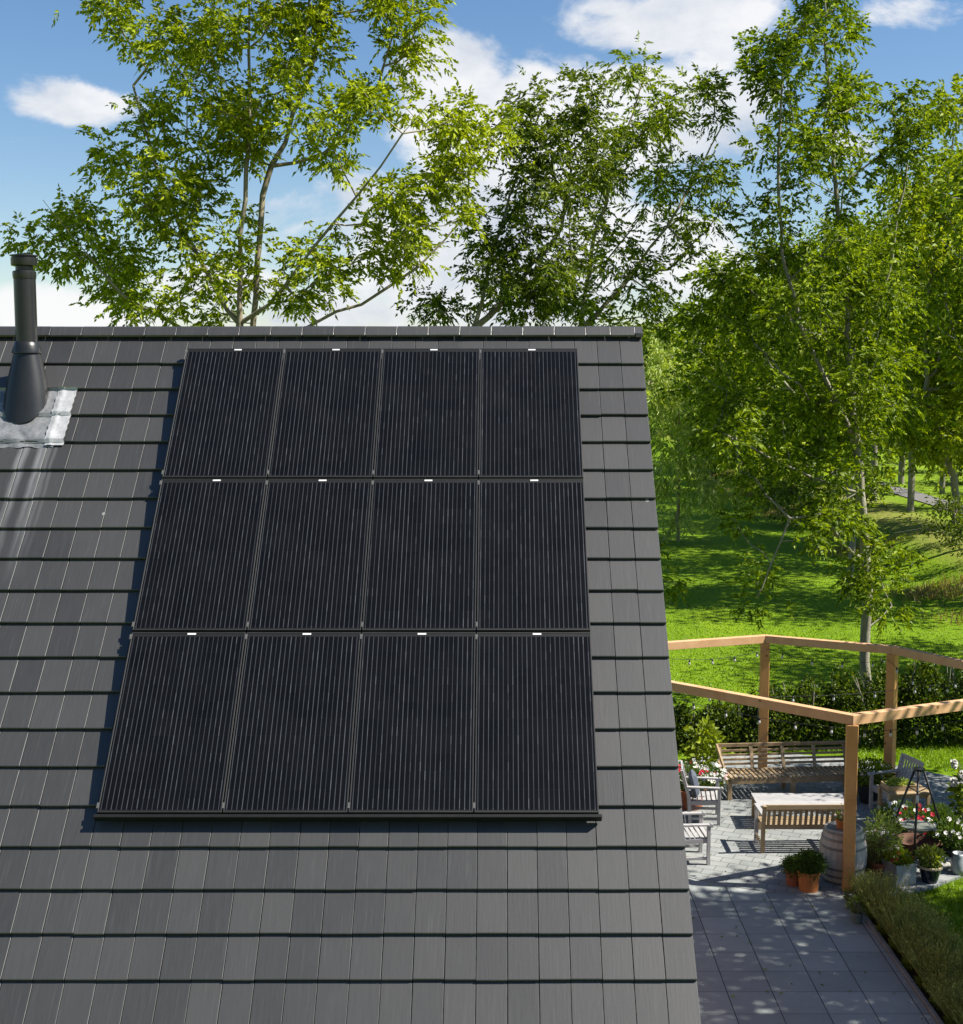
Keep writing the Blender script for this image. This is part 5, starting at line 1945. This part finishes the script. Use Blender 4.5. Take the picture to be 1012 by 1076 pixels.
lavs = [lavender(201), lavender(202, 1300, 0.46, 0.30), lavender(203, 1700, 0.54, 0.34)]
n_l = 19
used = set()
words_ = ['first', 'second', 'third', 'fourth', 'fifth', 'sixth', 'seventh', 'eighth', 'ninth', 'tenth', 'eleventh', 'twelfth', 'thirteenth']
rl_ = random.Random(4)
k = 0
for i in range(10):
    for row in (0, 1):
        v_ = (i * 2 + row) % 3
        along = 0.25 + i * 0.52 + (0.25 if row else 0)
        across = (0.22 if row == 0 else 0.50) + rl_.uniform(-.04, .04)
        if row and i < 1:
            continue
        p = B1 + kd * along + sd * across
        o = lavs[v_] if v_ not in used else copy_tree(lavs[v_])
        used.add(v_)
        o.location = (p.x, p.y, 0.0)
        o.rotation_euler = (0, 0, rl_.uniform(0, 6.28))
        s = rl_.uniform(0.72, 0.95)
        o.scale = (s, s, s * rl_.uniform(0.9, 1.1))
        tag(o, '%s faded lavender plant from the front post, %s row' % (words_[i], 'kerb side' if row == 0 else 'lawn side'))

# grasses rising behind the barrel
rng = np.random.default_rng(88)
g = G(920, 921)
fg_ = empty('feather_grass', (g.x, g.y, 0.03), 0, 'tuft of pale brown feathery grass right of the barrel', 'ornamental grass')
n = 900
a = rng.uniform(0, 2 * math.pi, n)
q = rng.random(n) ** 0.5
pts_ = np.stack([0.14 * q * np.cos(a), 0.14 * q * np.sin(a), np.zeros(n)], 1)
o = blades('blades', pts_, 0.62, 0.010, M_DRY, rng, 0.22)
o.parent = fg_
if 'kind' in o:
    del o['kind']

# fallen leaves scattered over the paving
rng = np.random.default_rng(99)
n = 90
bx = rng.uniform(2.2, 6.2, n)
by = rng.uniform(13.5, 22, n)
k = ((bx - K1.x) * sd.x + (by - K1.y) * sd.y) < -0.1
V, Q = leaflets(np.stack([bx[k], by[k], np.full(k.sum(), 0.042)], 1), np.stack([rng.normal(size=k.sum()), rng.normal(size=k.sum()), np.zeros(k.sum())], 1), 0.05, 0.03, rng, fold=0.05)
V[:, 2] = np.maximum(V[:, 2], 0.036)
tag(np_mesh('fallen_leaves', V, Q, M_LEAFO), 'few fallen leaves scattered on the grey paving', 'leaves', kind='stuff')

# ------------------------------------------------------------------ sky, sun, camera
svec = (Vector((1, 0, 0)) * SUN_X + U * SUN_U + N).normalized() if False else (Vector((1, 0, 0)) * 1.15 + U * 0.9 + N).normalized()
elev = math.asin(svec.z)
azim = math.atan2(svec.x, svec.y)        # clockwise from +Y
print('sun elevation', math.degrees(elev), 'azimuth', math.degrees(azim))
w = bpy.data.worlds.new('World')
scene.world = w
w.use_nodes = True
t = NT(w.node_tree)
t.n.clear()
out = t.add('ShaderNodeOutputWorld')
sky = t.add('ShaderNodeTexSky', sky_type='NISHITA', sun_disc=False, sun_elevation=elev, sun_rotation=azim, altitude=10, air_density=1.0, dust_density=0.3, ozone_density=0.9)
g_ = t.add('ShaderNodeTexCoord').outputs['Generated']
sep = t.add('ShaderNodeSeparateXYZ', ins={0: g_})
yy_ = t.math('MAXIMUM', sep.outputs[1], 0.02)
u_ = t.math('DIVIDE', sep.outputs[0], yy_)
v_ = t.math('DIVIDE', sep.outputs[2], yy_)
warp = t.noise(g_, 5.0, 5, 0.6)
u_ = t.math('ADD', u_, t.math('MULTIPLY', t.math('SUBTRACT', warp, 0.5), 0.10))
CL = [(95, 112, 75, 24, 1.0), (60, 335, 160, 34, 1.0), (200, 300, 120, 26, .8), (470, 80, 60, 60, 1.2), (505, 190, 80, 90, 1.15), (520, 290, 160, 70, 1.2), (640, 125, 140, 60, 1.3), (700, 30, 100, 34, 1.05), (770, 15, 90, 30, .9),
      (590, 200, 90, 60, 1.0), (760, 110, 70, 36, .95), (960, 12, 70, 22, .85), (700, 270, 90, 50, .9), (380, 330, 120, 40, .9), (880, 150, 30, 22, .6), (740, 60, 60, 26, .8), (250, 210, 60, 30, .45), (395, 200, 50, 40, .6), (640, 10, 40, 16, .8)]
tot = None
for (px, py, rx, ry, am) in CL:
    d = ray(px, py)
    uc, vc = d.x / d.y, d.z / d.y
    a = t.math('DIVIDE', t.math('SUBTRACT', u_, uc), rx / 1400.0)
    b = t.math('DIVIDE', t.math('SUBTRACT', v_, vc), ry / 1400.0)
    r2 = t.math('ADD', t.math('MULTIPLY', a, a), t.math('MULTIPLY', b, b))
    e = t.math('MULTIPLY', t.math('POWER', 2.718, t.math('MULTIPLY', r2, -0.8)), am)
    tot = e if tot is None else t.math('MAXIMUM', tot, e)
tot = t.math('MULTIPLY', tot, t.math('GREATER_THAN', sep.outputs[1], 0.05))
cn = t.noise(t.mapping(g_, scale=(1, 1, 1.6)), 9.0, 9, 0.62, 0.3)
dens = t.math('ADD', tot, t.math('MULTIPLY', t.math('SUBTRACT', cn, 0.5), 2.1))
mask = t.add('ShaderNodeMapRange', interpolation_type='SMOOTHSTEP', ins={'Value': dens, 'From Min': 0.34, 'From Max': 0.74}).outputs[0]
mask = t.math('MULTIPLY', mask, 0.93)
shd = t.noise(t.mapping(g_, scale=(1, 1, 1.8), loc=(0.03, 0, 0.05)), 6.0, 6, 0.6)
ccol = t.ramp(shd, [(0.35, (0.60, 0.66, 0.76)), (0.56, (0.98, 0.98, 0.99))])
hsv = t.add('ShaderNodeHueSaturation', ins={'Saturation': 1.27, 'Value': 1.0, 'Color': t.mix(1.0, sky.outputs[0], (1.02, 0.985, 1.0), 'MULTIPLY')})
bg1 = t.add('ShaderNodeBackground', ins={'Color': hsv.outputs[0], 'Strength': 0.06})
bg2 = t.add('ShaderNodeBackground', ins={'Color': ccol, 'Strength': 0.45})
mx = t.add('ShaderNodeMixShader', ins={0: mask, 1: bg1.outputs[0], 2: bg2.outputs[0]})
t.l.new(mx.outputs[0], out.inputs['Surface'])

sun = bpy.data.lights.new('sun', 'SUN')
sun.energy = 5.0
sun.angle = R(0.53)
sun.color = (1.0, 0.945, 0.86)
so = bpy.data.objects.new('sun', sun)
COL.objects.link(so)
so.rotation_euler = svec.to_track_quat('Z', 'Y').to_euler()

cam = bpy.data.cameras.new('camera')
co_ = bpy.data.objects.new('camera', cam)
COL.objects.link(co_)
co_.location = CAM
co_.rotation_euler = (math.pi / 2 - PITCH, 0, 0)
cam.sensor_fit = 'VERTICAL'
cam.sensor_height = 36.0
cam.lens = 36.0 * F / 1076.0
cam.shift_x = -(PX - 506.0) / 1076.0
cam.shift_y = 0.0
cam.clip_start = 0.1
cam.clip_end = 3000
scene.camera = co_

scene.view_settings.view_transform = 'Standard'
scene.view_settings.look = 'None'
scene.view_settings.exposure = 1.15
scene.view_settings.gamma = 1.0
scene.view_settings.use_curve_mapping = False
scene.render.engine = 'CYCLES'
scene.cycles.use_denoising = True
scene.cycles.max_bounces = 6
scene.cycles.diffuse_bounces = 3
scene.cycles.transmission_bounces = 4
scene.cycles.caustics_reflective = False
scene.cycles.caustics_refractive = False
